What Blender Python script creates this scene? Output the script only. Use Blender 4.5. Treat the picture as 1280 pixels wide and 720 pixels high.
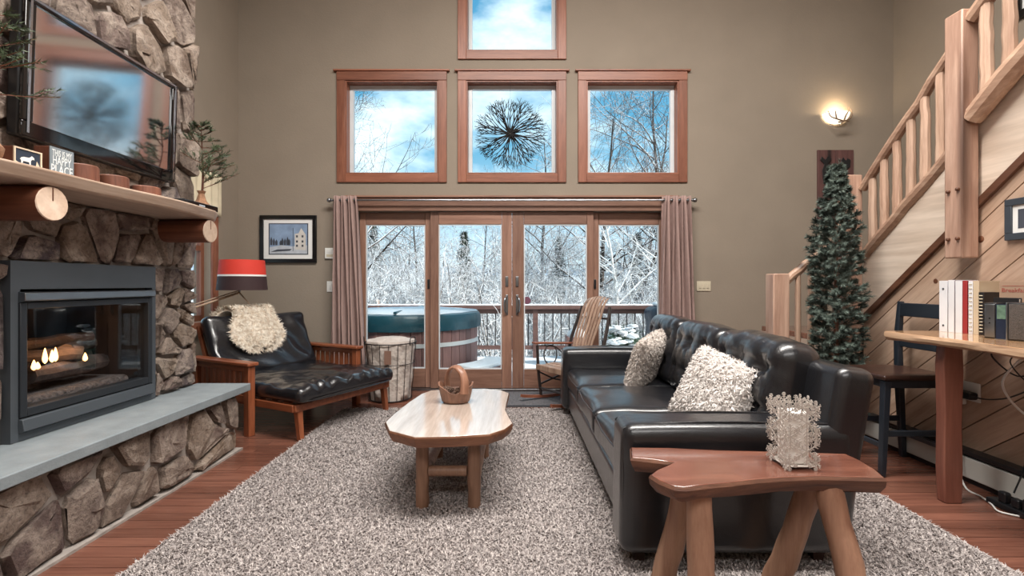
import bpy, bmesh, math, random
import numpy as np
from mathutils import Vector, Matrix, noise
for o in list(bpy.data.objects): bpy.data.objects.remove(o)
scene = bpy.context.scene
C = scene.collection
PI = math.pi
R = math.radians
rnd = random.Random(7)

def srgb(r, g, b):
    f = lambda c: (c/12.92 if c <= .04045 else ((c+.055)/1.055)**2.4)
    return (f(r/255), f(g/255), f(b/255), 1)

# ------------------------------------------------------------------ camera
FPX, EYE, HOR = 600.0, 1.25, 355.0
cam = bpy.data.cameras.new('camera'); camo = bpy.data.objects.new('camera', cam); C.objects.link(camo)
cam.sensor_fit = 'HORIZONTAL'; cam.sensor_width = 36; cam.lens = 36*FPX/1280
camo.location = (0, 0, EYE); camo.rotation_euler = (PI/2, 0, 0)
cam.shift_y = (HOR-360)/1280
cam.clip_start = .05; cam.clip_end = 500
scene.camera = camo
# ------------------------------------------------------------------ world: pale winter sky with broken cloud
w = bpy.data.worlds.new('sky'); scene.world = w; w.use_nodes = True
nt = w.node_tree; N = nt.nodes; L = nt.links; N.clear()
out = N.new('ShaderNodeOutputWorld'); bg = N.new('ShaderNodeBackground')
tc = N.new('ShaderNodeTexCoord'); mp = N.new('ShaderNodeMapping'); mp.inputs['Scale'].default_value = (1, 1, 2.2); mp.inputs['Location'].default_value = (.35, .1, .62)
nz = N.new('ShaderNodeTexNoise'); nz.inputs['Scale'].default_value = 3.2; nz.inputs['Detail'].default_value = 7; nz.inputs['Roughness'].default_value = .55
cr = N.new('ShaderNodeValToRGB'); cr.color_ramp.elements[0].position = .44; cr.color_ramp.elements[1].position = .60
sx = N.new('ShaderNodeSeparateXYZ'); gr = N.new('ShaderNodeValToRGB')
gr.color_ramp.elements[0].position = 0; gr.color_ramp.elements[0].color = (.50, .61, .68, 1)
gr.color_ramp.elements[1].position = .55; gr.color_ramp.elements[1].color = (.05, .21, .37, 1)
e = gr.color_ramp.elements.new(.28); e.color = (.085, .28, .43, 1)
mx = N.new('ShaderNodeMixRGB'); mx.inputs[2].default_value = (.58, .70, .76, 1)
L.new(tc.outputs['Generated'], mp.inputs[0]); L.new(mp.outputs[0], nz.inputs[0]); L.new(nz.outputs[0], cr.inputs[0])
L.new(tc.outputs['Generated'], sx.inputs[0]); L.new(sx.outputs[2], gr.inputs[0]); L.new(gr.outputs[0], mx.inputs[1])
L.new(cr.outputs[0], mx.inputs[0]); L.new(mx.outputs[0], bg.inputs[0]); bg.inputs[1].default_value = 1.7
L.new(bg.outputs[0], out.inputs[0])
# ------------------------------------------------------------------ sun from behind the house, lights the woods and the snow
def light(name, kind, loc, energy, color=(1, 1, 1), rot=(0, 0, 0), **k):
    l = bpy.data.lights.new(name, kind); l.energy = energy; l.color = color
    for a, b in k.items(): setattr(l, a, b)
    o = bpy.data.objects.new(name, l); C.objects.link(o); o.location = loc; o.rotation_euler = rot
    return o
light('sun', 'SUN', (0, 0, 20), 7.0, (1, .95, .88), Vector((-.85, .25, -.47)).to_track_quat('-Z', 'Y').to_euler(), angle=R(2))
# added fill: two broad unseen area lights overhead brighten the room, no fixtures
light('fill_light_living', 'AREA', (.63, 2.1, 5.4), 480, (1, .955, .90), (0, 0, 0), shape='RECTANGLE', size=4.2, size_y=.95)
light('fill_light_rear', 'AREA', (.3, -1.5, 3.9), 130, (1, .97, .94), (0, 0, 0), shape='RECTANGLE', size=4.0, size_y=1.6)
scene.view_settings.view_transform = 'Standard'; scene.view_settings.look = 'None'
scene.view_settings.exposure = 0.25; scene.view_settings.gamma = 1; scene.view_settings.use_curve_mapping = False

# ------------------------------------------------------------------ mesh helpers
def box_vf(s, c=(0, 0, 0)):
    x, y, z = s[0]/2, s[1]/2, s[2]/2
    v = [(c[0]+a*x, c[1]+b*y, c[2]+d*z) for a, b, d in ((-1,-1,-1),(1,-1,-1),(1,1,-1),(-1,1,-1),(-1,-1,1),(1,-1,1),(1,1,1),(-1,1,1))]
    return v, [(3,2,1,0),(4,5,6,7),(0,1,5,4),(1,2,6,5),(2,3,7,6),(3,0,4,7)]
def bb_vf(x0, x1, y0, y1, z0, z1):
    return box_vf((x1-x0, y1-y0, z1-z0), ((x0+x1)/2, (y0+y1)/2, (z0+z1)/2))
def rb_vf(s, r, n=6, fn=None, c=(0, 0, 0)):
    """rounded box from a cube grid; fn displaces points"""
    h = [a/2 for a in s]; r = min(r, min(h)*.999); idx = {}; V = []; F = []
    def key(p): return tuple(round(a, 5) for a in p)
    def vert(p):
        k = key(p)
        if k in idx: return idx[k]
        q = [p[i]*h[i] for i in range(3)]
        core = [max(-(h[i]-r), min(h[i]-r, q[i])) for i in range(3)]
        d = Vector([q[i]-core[i] for i in range(3)])
        if d.length > 1e-9: d = d.normalized()*r
        o = Vector(core)+d
        if fn: o = Vector(fn(o.x, o.y, o.z))
        idx[k] = len(V); V.append((o.x+c[0], o.y+c[1], o.z+c[2])); return idx[k]
    # grid spacing denser near rims
    def g(ax):
        t = [-1+2*i/n for i in range(n+1)]
        e = 1-r/h[ax]
        ex = [-1, -(1-.29*(1-e)), -(1-.7*(1-e)), (1-.29*(1-e)), (1-.7*(1-e)), 1]
        inner = [(-e+2*e*i/n) for i in range(n+1)] if e > .02 else [0]
        return sorted(set(round(a, 6) for a in ex+inner))
    G = [g(0), g(1), g(2)]
    for ax in range(3):
        a, b = (ax+1) % 3, (ax+2) % 3
        for sgn in (-1, 1):
            for i in range(len(G[a])-1):
                for j in range(len(G[b])-1):
                    q = []
                    for (ii, jj) in ((i, j), (i+1, j), (i+1, j+1), (i, j+1)):
                        p = [0, 0, 0]; p[ax] = sgn; p[a] = G[a][ii]; p[b] = G[b][jj]; q.append(vert(p))
                    if sgn < 0: q.reverse()
                    F.append(tuple(q))
    return V, F
def frame_of(t):
    t = t.normalized(); up = Vector((0, 0, 1)) if abs(t.z) < .92 else Vector((1, 0, 0))
    a = t.cross(up).normalized(); return a, t.cross(a).normalized()
def tube_vf(pts, rad, n=8, cap=True, sq=None):
    P = [Vector(p) for p in pts]; m = len(P); V = []; F = []
    if not hasattr(rad, '__len__'): rad = [rad]*m
    a = None
    for i, p in enumerate(P):
        t = (P[min(i+1, m-1)]-P[max(i-1, 0)])
        if t.length < 1e-9: t = Vector((0, 0, 1))
        t.normalize()
        if a is None: a, b = frame_of(t)
        else:
            a = (a-t*a.dot(t))
            a = a.normalized() if a.length > 1e-6 else frame_of(t)[0]
            b = t.cross(a)
        for k in range(n):
            an = 2*PI*k/n+(PI/4 if n == 4 else 0)
            s1, s2 = (1, 1) if sq is None else sq
            V.append(tuple(p+(a*math.cos(an)*s1+b*math.sin(an)*s2)*rad[i]))
    for i in range(m-1):
        for k in range(n):
            k2 = (k+1) % n
            F.append((i*n+k, i*n+k2, (i+1)*n+k2, (i+1)*n+k))
    if cap: F.append(tuple(range(n-1, -1, -1))); F.append(tuple((m-1)*n+k for k in range(n)))
    return V, F
def lathe_vf(prof, n=24, wob=None):
    V = []; F = []; m = len(prof)
    for r, z in prof:
        for k in range(n):
            an = 2*PI*k/n; rr = r*(wob(an, z) if wob else 1)
            V.append((rr*math.cos(an), rr*math.sin(an), z))
    for i in range(m-1):
        for k in range(n):
            k2 = (k+1) % n; F.append((i*n+k, i*n+k2, (i+1)*n+k2, (i+1)*n+k))
    if prof[0][0] > 1e-6: F.append(tuple(range(n-1, -1, -1)))
    if prof[-1][0] > 1e-6: F.append(tuple((m-1)*n+k for k in range(n)))
    return V, F
def prism_vf(poly, z0, z1):
    n = len(poly); A = sum(poly[i][0]*poly[(i+1) % n][1]-poly[(i+1) % n][0]*poly[i][1] for i in range(n))
    if A < 0: poly = poly[::-1]
    V = [(p[0], p[1], z0) for p in poly]+[(p[0], p[1], z1) for p in poly]
    F = [tuple(range(n-1, -1, -1)), tuple(range(n, 2*n))]+[(i, (i+1) % n, n+(i+1) % n, n+i) for i in range(n)]
    return V, F
def ell_vf(rx, ry, rz, c=(0, 0, 0), nu=14, nv=9, fn=None):
    prof = [(math.sin(PI*i/nv), -math.cos(PI*i/nv)) for i in range(nv+1)]
    prof[0] = (1e-4, -1); prof[-1] = (1e-4, 1)
    V, F = lathe_vf(prof, nu)
    V = [(x*rx, y*ry, z*rz) for x, y, z in V]
    if fn: V = [tuple(fn(*p)) for p in V]
    return [(x+c[0], y+c[1], z+c[2]) for x, y, z in V], F
def spline(pts, k=8):
    P = [Vector(p) for p in pts]; o = []
    for i in range(len(P)-1):
        p0, p1, p2, p3 = P[max(i-1, 0)], P[i], P[i+1], P[min(i+2, len(P)-1)]
        for j in range(k):
            t = j/k
            o.append(.5*((2*p1)+(p2-p0)*t+(2*p0-5*p1+4*p2-p3)*t*t+(3*p1-p0-3*p2+p3)*t**3))
    o.append(P[-1]); return o
def lerp(a, b, t): return a+(b-a)*t
YZX = Matrix(((0, 0, 1, 0), (1, 0, 0, 0), (0, 1, 0, 0), (0, 0, 0, 1)))     # local xy -> world YZ, extrude along X
XZ = Matrix(((1, 0, 0, 0), (0, 0, -1, 0), (0, 1, 0, 0), (0, 0, 0, 1)))     # local xy -> world XZ, extrude along -Y

class MB:
    def __init__(s): s.v = []; s.f = []
    def add(s, vf, M=None):
        v, f = vf; o = len(s.v)
        if M is not None: v = [tuple(M @ Vector(p)) for p in v]
        s.v.extend(v); s.f.extend([tuple(i+o for i in q) for q in f]); return s
    def build(s, *a, **k): return obj(a[0], (s.v, s.f), *a[1:], **k)
def T(x=0, y=0, z=0): return Matrix.Translation((x, y, z))
def Rz(a): return Matrix.Rotation(a, 4, 'Z')
def Ry(a): return Matrix.Rotation(a, 4, 'Y')
def Rx(a): return Matrix.Rotation(a, 4, 'X')
def root(o):
    while o.parent: o = o.parent
    return o
def link_mesh(name, me, m, parent):
    o = bpy.data.objects.new(name, me); C.objects.link(o)
    if m is not None and not me.materials: me.materials.append(m)
    if parent is not None: o.parent = parent
    return o
def obj(name, vf, m, parent=None, world=False, smooth=35, bevel=0, seg=2):
    v, f = vf
    if world and parent is not None:
        r = root(parent); Mi = (Matrix.Translation(r.location) @ Matrix.Rotation(r.rotation_euler.z, 4, 'Z')).inverted()
        v = [tuple(Mi @ Vector(p)) for p in v]
    me = bpy.data.meshes.new(name); me.from_pydata([tuple(p) for p in v], [], f); me.update()
    if smooth:
        me.polygons.foreach_set('use_smooth', [True]*len(me.polygons)); me.set_sharp_from_angle(angle=R(smooth))
    o = link_mesh(name, me, m, parent)
    if bevel:
        b = o.modifiers.new('bevel', 'BEVEL'); b.width = bevel; b.segments = seg; b.limit_method = 'ANGLE'; b.angle_limit = R(40)
    return o
def tag(o, label, cat, group=None, kind=None):
    o['label'] = label; o['category'] = cat
    if group: o['group'] = group
    if kind: o['kind'] = kind
    return o
def thing(name, label, cat, loc=(0, 0, 0), rz=0, group=None):
    o = bpy.data.objects.new(name, None); C.objects.link(o); o.empty_display_size = .1
    o.location = loc; o.rotation_euler = (0, 0, rz); return tag(o, label, cat, group)
def struct(name, vf=None, m=None, **k):
    if vf is None:
        o = bpy.data.objects.new(name, None); C.objects.link(o); o.empty_display_size = .1
    else: o = obj(name, vf, m, **k)
    o['kind'] = 'structure'; return o
def merge(*vfs):
    b = MB()
    for q in vfs: b.add(q)
    return b.v, b.f
def xf(vf, M): return [tuple(M @ Vector(p)) for p in vf[0]], vf[1]

# ------------------------------------------------------------------ material helpers
MATS = {}
def base(name, rough=.5, metal=0, spec=.5):
    m = bpy.data.materials.new(name); m.use_nodes = True; t = m.node_tree
    p = t.nodes['Principled BSDF']; p.inputs['Roughness'].default_value = rough; p.inputs['Metallic'].default_value = metal
    p.inputs['Specular IOR Level'].default_value = spec; MATS[name] = m
    return m, t, p
def ramp(t, fac, stops):
    r = t.nodes.new('ShaderNodeValToRGB'); t.links.new(fac, r.inputs[0]); el = r.color_ramp.elements
    el[0].position, el[0].color = stops[0]; el[1].position, el[1].color = stops[-1]
    for pos, c in stops[1:-1]:
        q = el.new(pos); q.color = c
    return r.outputs[0]
def coords(t, scale, rot=(0, 0, 0)):
    a = t.nodes.new('ShaderNodeTexCoord'); b = t.nodes.new('ShaderNodeMapping'); b.inputs['Scale'].default_value = scale; b.inputs['Rotation'].default_value = rot
    # every object gets its own slice of the pattern
    oi = t.nodes.new('ShaderNodeObjectInfo'); mu = t.nodes.new('ShaderNodeVectorMath'); mu.operation = 'ADD'
    cb = t.nodes.new('ShaderNodeCombineXYZ'); ml = t.nodes.new('ShaderNodeMath'); ml.operation = 'MULTIPLY'; ml.inputs[1].default_value = 37
    t.links.new(oi.outputs['Random'], ml.inputs[0])
    for i in range(3): t.links.new(ml.outputs[0], cb.inputs[i])
    t.links.new(a.outputs['Object'], b.inputs[0]); t.links.new(b.outputs[0], mu.inputs[0]); t.links.new(cb.outputs[0], mu.inputs[1])
    return mu.outputs[0], oi.outputs['Random']
def noise_n(t, vec, scale, detail=4, rough=.5, dist=0):
    n = t.nodes.new('ShaderNodeTexNoise'); n.inputs['Scale'].default_value = scale; n.inputs['Detail'].default_value = detail
    n.inputs['Roughness'].default_value = rough; n.inputs['Distortion'].default_value = dist; t.links.new(vec, n.inputs[0]); return n.outputs[0]
def bump(t, p, h, strength, dist=.01):
    b = t.nodes.new('ShaderNodeBump'); b.inputs['Strength'].default_value = strength; b.inputs['Distance'].default_value = dist
    t.links.new(h, b.inputs['Height']); t.links.new(b.outputs[0], p.inputs['Normal'])
def mixc(t, fac, a, b, mode='MIX'):
    m = t.nodes.new('ShaderNodeMixRGB'); m.blend_type = mode
    for s, v in ((0, fac), (1, a), (2, b)):
        if hasattr(v, 'is_linked'): t.links.new(v, m.inputs[s])
        else: m.inputs[s].default_value = v
    return m.outputs[0]
def plain(name, c, rough=.5, metal=0, spec=.5, var=.12, scale=6, bmp=0, bscale=60, bdist=.004):
    m, t, p = base(name, rough, metal, spec); v, rn = coords(t, (1, 1, 1))
    d = tuple(x*(1-var) for x in c[:3])+(1,); l = tuple(min(1, x*(1+var)) for x in c[:3])+(1,)
    t.links.new(ramp(t, noise_n(t, v, scale), [(.3, d), (.7, l)]), p.inputs['Base Color'])
    if bmp: bump(t, p, noise_n(t, v, bscale, 6), bmp, bdist)
    return m
def wood(name, dark, light_, axis='x', rough=.45, scale=1.0, knots=True, objvar=.25, spec=.5, bmp=.15):
    """grain runs along the given local axis"""
    m, t, p = base(name, rough, 0, spec)
    s = {'x': (.7, 9, 9), 'y': (9, .7, 9), 'z': (9, 9, .7)}[axis]; s = tuple(a*scale for a in s)
    v, rn = coords(t, s)
    g = noise_n(t, v, 1.6, 5, .6, 1.2); f = noise_n(t, v, 9, 3, .7)
    c = ramp(t, g, [(.3, dark), (.52, tuple((a+b)/2 for a, b in zip(dark, light_))), (.7, light_)])
    c = mixc(t, .22, c, ramp(t, f, [(.35, tuple(a*.55 for a in dark[:3])+(1,)), (.65, light_)]))
    if knots:
        v2, _ = coords(t, tuple(a*.32 for a in s)); vo = t.nodes.new('ShaderNodeTexVoronoi'); vo.inputs['Scale'].default_value = 1.1
        t.links.new(v2, vo.inputs[0]); k = ramp(t, vo.outputs['Distance'], [(.05, (1, 1, 1, 1)), (.13, (0, 0, 0, 1))])
        c = mixc(t, k, c, tuple(a*.25 for a in dark[:3])+(1,))
    if objvar:
        k = ramp(t, rn, [(0, (1-objvar,)*3+(1,)), (1, (1+objvar*.5,)*3+(1,))])
        c = mixc(t, 1.0, c, k, 'MULTIPLY')
    t.links.new(c, p.inputs['Base Color'])
    if bmp: bump(t, p, f, bmp, .003)
    return m
def emit(name, c, s):
    m, t, p = base(name); p.inputs['Base Color'].default_value = c; p.inputs['Emission Color'].default_value = c; p.inputs['Emission Strength'].default_value = s; return m
def glass(name, tint=(.96, .98, .98, 1), ior=1.45):
    m = bpy.data.materials.new(name); m.use_nodes = True; t = m.node_tree; t.nodes.clear()
    o = t.nodes.new('ShaderNodeOutputMaterial'); a = t.nodes.new('ShaderNodeBsdfTransparent'); a.inputs[0].default_value = tint
    g = t.nodes.new('ShaderNodeBsdfGlossy'); g.inputs['Roughness'].default_value = .02; f = t.nodes.new('ShaderNodeFresnel'); f.inputs[0].default_value = ior
    x = t.nodes.new('ShaderNodeMixShader'); ge = t.nodes.new('ShaderNodeNewGeometry'); sb = t.nodes.new('ShaderNodeMath'); sb.operation = 'SUBTRACT'; sb.inputs[0].default_value = 1; t.links.new(ge.outputs['Backfacing'], sb.inputs[1]); mu = t.nodes.new('ShaderNodeMath'); mu.operation = 'MULTIPLY'; t.links.new(sb.outputs[0], mu.inputs[0]); t.links.new(f.outputs[0], mu.inputs[1]); t.links.new(mu.outputs[0], x.inputs[0]); t.links.new(a.outputs[0], x.inputs[1]); t.links.new(g.outputs[0], x.inputs[2]); t.links.new(x.outputs[0], o.inputs[0])
    return m

# ------------------------------------------------------------------ materials
M_wall = plain('wall_paint', srgb(139, 128, 115), .75, spec=.25, var=.04, scale=2.5, bmp=.25, bscale=55, bdist=.006)
M_ceil = plain('ceiling_paint', srgb(205, 196, 180), .8, spec=.2, var=.03)
M_mortar = plain('mortar', srgb(150, 142, 136), .95, spec=.1, var=.2, scale=14, bmp=.6, bscale=40, bdist=.01)
m, t, p = base('field_stone', .82, 0, .35); M_stone = m
v, rn = coords(t, (1, 1, 1)); n1 = noise_n(t, v, 7, 8, .62, .6); n2 = noise_n(t, v, 48, 8, .75)
pal = ramp(t, rn, [(0, srgb(96, 80, 78)), (.2, srgb(126, 106, 96)), (.4, srgb(84, 74, 80)), (.6, srgb(146, 128, 112)), (.8, srgb(104, 88, 82)), (1, srgb(136, 116, 98))])
c = mixc(t, ramp(t, n1, [(.42, (0, 0, 0, 1)), (.70, (1, 1, 1, 1))]), pal, srgb(192, 176, 162)); c = mixc(t, ramp(t, n2, [(.34, (.6,)*3+(1,)), (.50, (0, 0, 0, 1))]), c, srgb(54, 44, 44))
t.links.new(c, p.inputs['Base Color']); bump(t, p, mixc(t, .4, n1, n2), 1.0, .05)
M_slate = plain('slate_slab', srgb(128, 136, 140), .62, spec=.4, var=.12, scale=9, bmp=.3, bscale=90)
M_casing = wood('window_pine', srgb(118, 68, 50), srgb(160, 104, 80), 'z', .42)
M_casingx = wood('window_pine_across', srgb(118, 68, 50), srgb(160, 104, 80), 'x', .42)
M_door = wood('door_fir', srgb(118, 84, 70), srgb(156, 120, 102), 'z', .45, knots=False)
M_doorx = wood('door_fir_across', srgb(118, 84, 70), srgb(156, 120, 102), 'x', .45, knots=False)
M_alu = plain('window_sash_white', srgb(205, 210, 214), .4, var=.05)
M_glass = glass('window_glass')
M_floor = wood('cherry_floor', srgb(94, 58, 47), srgb(136, 91, 75), 'x', .26, .55, knots=False, objvar=.28, bmp=.05)
M_log = wood('peeled_log', srgb(160, 124, 102), srgb(208, 178, 156), 'z', .45, .8, objvar=.12)
M_logy = wood('peeled_log_rail', srgb(154, 116, 94), srgb(206, 174, 150), 'y', .42, .8, objvar=.12)
M_post = wood('timber_post', srgb(146, 108, 90), srgb(200, 168, 148), 'z', .42, .55, objvar=.1)
M_board = wood('pine_board', srgb(164, 132, 110), srgb(210, 182, 160), 'y', .38, .5, objvar=.2)
M_trim = wood('stained_trim', srgb(84, 52, 36), srgb(122, 80, 58), 'y', .45, .8)
M_panel = wood('pale_panel', srgb(196, 176, 158), srgb(226, 210, 194), 'y', .3, .35, knots=False)
M_mantel = wood('mantel_slab', srgb(176, 146, 124), srgb(220, 198, 178), 'y', .4, .6)
M_mlog = wood('mantel_log', srgb(88, 48, 34), srgb(134, 84, 60), 'x', .5, .8)
M_logend = wood('cut_log_end', srgb(196, 166, 142), srgb(226, 204, 184), 'x', .6, .3, knots=False)
m, t, p = base('black_leather', .28, 0, .5); M_leather = m
p.inputs['Base Color'].default_value = (.010, .0105, .013, 1); v, rn = coords(t, (1, 1, 1))
p.inputs['Coat Weight'].default_value = .6; p.inputs['Coat Roughness'].default_value = .18
bump(t, p, mixc(t, .25, noise_n(t, v, 9, 4, .5, .8), noise_n(t, v, 230, 4)), .4, .012)
M_leather2 = m.copy(); M_leather2.name = 'black_futon_leather'; M_leather2.node_tree.nodes['Principled BSDF'].inputs['Roughness'].default_value = .2
M_cherry = wood('chair_cherry', srgb(112, 58, 36), srgb(160, 94, 62), 'z', .35, .8, knots=False)
M_cherryx = wood('chair_cherry_across', srgb(112, 58, 36), srgb(160, 94, 62), 'x', .35, .8, knots=False)
M_bench = wood('bench_slab', srgb(88, 50, 40), srgb(146, 96, 78), 'x', .22, .5, objvar=0)
M_bark = wood('live_edge', srgb(62, 36, 28), srgb(126, 84, 62), 'x', .6, 1, objvar=0, bmp=.6)
M_benchleg = wood('bench_leg', srgb(146, 104, 82), srgb(190, 150, 124), 'z', .5, .7, objvar=.12)
M_ctop = wood('coffee_top', srgb(170, 153, 141), srgb(212, 199, 188), 'y', .14, .5, objvar=0)
M_cedge = wood('coffee_edge', srgb(104, 64, 44), srgb(156, 108, 80), 'x', .5, .8, objvar=0, bmp=.5)
M_cleg = wood('coffee_leg', srgb(120, 84, 64), srgb(164, 126, 102), 'z', .5, .8)
M_desk = wood('desk_slab', srgb(170, 122, 84), srgb(216, 174, 132), 'y', .14, .5, objvar=0)
M_deskleg = wood('desk_leg', srgb(112, 66, 54), srgb(142, 92, 76), 'z', .4, .7, objvar=0)
for m_ in (M_ctop, M_desk, M_bench):
    q_ = m_.node_tree.nodes['Principled BSDF'].inputs; q_['Coat Weight'].default_value = .8; q_['Coat Roughness'].default_value = .12; q_['Coat IOR'].default_value = 1.7
M_black = plain('black_paint', srgb(24, 25, 28), .35, var=.1)
M_blackwood = plain('black_chair_paint', srgb(34, 40, 48), .32, var=.15)
M_seat = wood('dark_seat', srgb(38, 26, 22), srgb(70, 46, 38), 'x', .3)
M_gloss = plain('gloss_black', srgb(10, 10, 12), .06, spec=.8, var=.05)
M_chrome = plain('chrome', srgb(200, 202, 205), .16, 1, var=.05)
M_steel = plain('brushed_steel', srgb(140, 145, 150), .3, 1, var=.05)
M_gun = plain('gunmetal_plate', srgb(78, 84, 90), .5, .3, var=.05, bmp=.2, bscale=200, bdist=.001)
M_gun2 = plain('gunmetal_dark', srgb(44, 48, 53), .45, .3, var=.05)
M_white = plain('white_plastic', srgb(226, 226, 222), .4, var=.03)
M_ivory = plain('ivory_plastic', srgb(196, 186, 164), .45, var=.03)
M_heater = plain('heater_enamel', srgb(196, 196, 190), .4, var=.06)
M_snow = plain('snow', srgb(240, 243, 247), .7, spec=.3, var=.05, scale=3, bmp=.5, bscale=9, bdist=.05)
# ================================================================== THE SHELL
YB = 5.64                      # room face of the window wall
XL, XR = -3.215, 4.48
def cells(u0, u1, v0, v1, holes):
    us = sorted(set([u0, u1]+[a for h in holes for a in h[:2]])); vs = sorted(set([v0, v1]+[a for h in holes for a in h[2:]])); o = []
    for i in range(len(us)-1):
        run = None
        for j in range(len(vs)-1):
            cu, cv = (us[i]+us[i+1])/2, (vs[j]+vs[j+1])/2
            if any(h[0] < cu < h[1] and h[2] < cv < h[3] for h in holes):
                if run: o.append(run); run = None
            elif run: run = (run[0], run[1], run[2], vs[j+1])
            else: run = (us[i], us[i+1], vs[j], vs[j+1])
        if run: o.append(run)
    return o
WIN = [(-1.955, -.865, 2.542, 3.637), (-.536, .536, 2.542, 3.637), (.874, 1.955, 2.542, 3.637), (-.536, .536, 3.985, 5.08)]
DOOR = (-1.82, 1.82, -.02, 2.105)
b = MB()
for u0, u1, v0, v1 in cells(XL-.2, XR+.2, -.2, 6.9, WIN+[DOOR]): b.add(bb_vf(u0, u1, YB, YB+.18, v0, v1))
struct('wall_window', (b.v, b.f), M_wall, smooth=0)
LW = (4.22, 5.12, .86, 2.30)
b = MB()
for u0, u1, v0, v1 in cells(-3.2, YB, -.2, 5.2, [LW]): b.add(bb_vf(XL-.18, XL, u0, u1, v0, v1))
struct('wall_left', (b.v, b.f), M_wall, smooth=0)
struct('wall_right', bb_vf(XR, XR+.18, -3.2, YB, -.2, 5.2), M_wall, smooth=0)
struct('wall_rear', bb_vf(XL, XR, -3.38, -3.2, -.2, 6.9), M_wall, smooth=0)
xm, zr, ze = (XL+XR)/2, 6.7, 5.0
b = MB()
b.add(prism_vf([(XL-.2, ze-.1), (xm, zr), (XR+.2, ze-.1), (XR+.2, ze+.1), (xm, zr+.2), (XL-.2, ze+.1)], 0, 9.2), T(0, YB+.18, 0) @ Matrix(((1,0,0,0),(0,0,-1,0),(0,1,0,0),(0,0,0,1))))
struct('ceiling', (b.v, b.f), M_ceil, smooth=0)
fl = struct('floor', bb_vf(XL, XR, -3.2, YB+.1, -.2, -.018), plain('subfloor', srgb(96, 50, 36), .5, var=.1), smooth=0)
y = 1.1; row = 0
while y < YB-.001:
    w_ = min(.0845, YB-y); x0 = -2.05 if y < 3.62 else XL; x = x0-rnd.uniform(0, 1.2)
    while x < XR:
        x2 = x+rnd.uniform(1.0, 2.3); a_, c_ = max(x, x0), min(x2, XR)
        if c_-a_ > .02: obj('plank', bb_vf(a_+.0012, c_-.0012, y+.0016, y+w_-.0016, -.018, rnd.uniform(-.0008, .0004)), M_floor, fl, smooth=0)
        x = x2
    y += w_; row += 1

# ---------------- upper windows
def upper_window(i, X0, X1, Z0, Z1):
    wn = struct('window_%d' % i)
    cw = .10
    hd = obj('head_casing', bb_vf(X0-cw, X1+cw, YB-.025, YB, Z1, Z1+.105), M_casingx, wn, bevel=.004)
    obj('head_cap', bb_vf(X0-cw-.035, X1+cw+.035, YB-.04, YB, Z1+.105, Z1+.125), M_casingx, hd, bevel=.004)
    for s in (X0-cw, X1): obj('side_casing', bb_vf(s, s+cw, YB-.022, YB, Z0-.10, Z1), M_casing, wn, bevel=.004)
    obj('bottom_casing', bb_vf(X0, X1, YB-.022, YB, Z0-.10, Z0), M_casingx, wn, bevel=.004)
    j = MB()
    for q in ((X0, X0+.015, Z0, Z1), (X1-.015, X1, Z0, Z1)): j.add(bb_vf(q[0], q[1], YB-.01, YB+.17, q[2], q[3]))
    for q in ((Z0, Z0+.015), (Z1-.015, Z1)): j.add(bb_vf(X0+.015, X1-.015, YB-.01, YB+.17, *q))
    j.build('jamb', M_casing, wn, smooth=0)
    a = .045; s_ = MB()
    x0, x1, z0, z1 = X0+.016, X1-.016, Z0+.016, Z1-.016
    s_.add(bb_vf(x0, x0+a, YB+.10, YB+.15, z0, z1)).add(bb_vf(x1-a, x1, YB+.10, YB+.15, z0, z1))
    s_.add(bb_vf(x0+a, x1-a, YB+.10, YB+.15, z0, z0+a*.6)).add(bb_vf(x0+a, x1-a, YB+.10, YB+.15, z1-a, z1))
    s_.build('sash', M_alu, wn, smooth=0)
    obj('pane', bb_vf(x0+a, x1-a, YB+.122, YB+.128, z0+a*.6, z1-a), M_glass, wn, smooth=0)
for i, q in enumerate(WIN): upper_window(i+1, *q)
# ---------------- side window on the left wall
wn = struct('window_5'); Y0, Y1, Z0, Z1 = LW
for s in (Y0-.1, Y1): obj('side_casing', bb_vf(XL, XL+.025, s, s+.1, Z0-.1, Z1+.1), M_casing, wn, bevel=.004)
obj('head_casing', bb_vf(XL, XL+.025, Y0, Y1, Z1, Z1+.1), M_casing, wn, bevel=.004)
obj('sill', bb_vf(XL, XL+.06, Y0, Y1, Z0-.1, Z0), M_casing, wn, bevel=.004)
b = MB(); xg = XL-.12
for a_, c_ in ((Y0, Y0+.05), (Y1-.05, Y1)): b.add(bb_vf(xg, xg+.05, a_, c_, Z0, Z1))
for a_, c_ in ((Z0, Z0+.06), (1.60, 1.655), (Z1-.06, Z1)): b.add(bb_vf(xg, xg+.05, Y0+.05, Y1-.05, a_, c_))
b.build('sash', M_casing, wn, smooth=0)
obj('pane', bb_vf(xg+.02, xg+.026, Y0+.05, Y1-.05, Z0+.06, 1.60), M_glass, wn, smooth=0); obj('pane', bb_vf(xg+.02, xg+.026, Y0+.05, Y1-.05, 1.655, Z1-.06), M_glass, wn, smooth=0)

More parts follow.
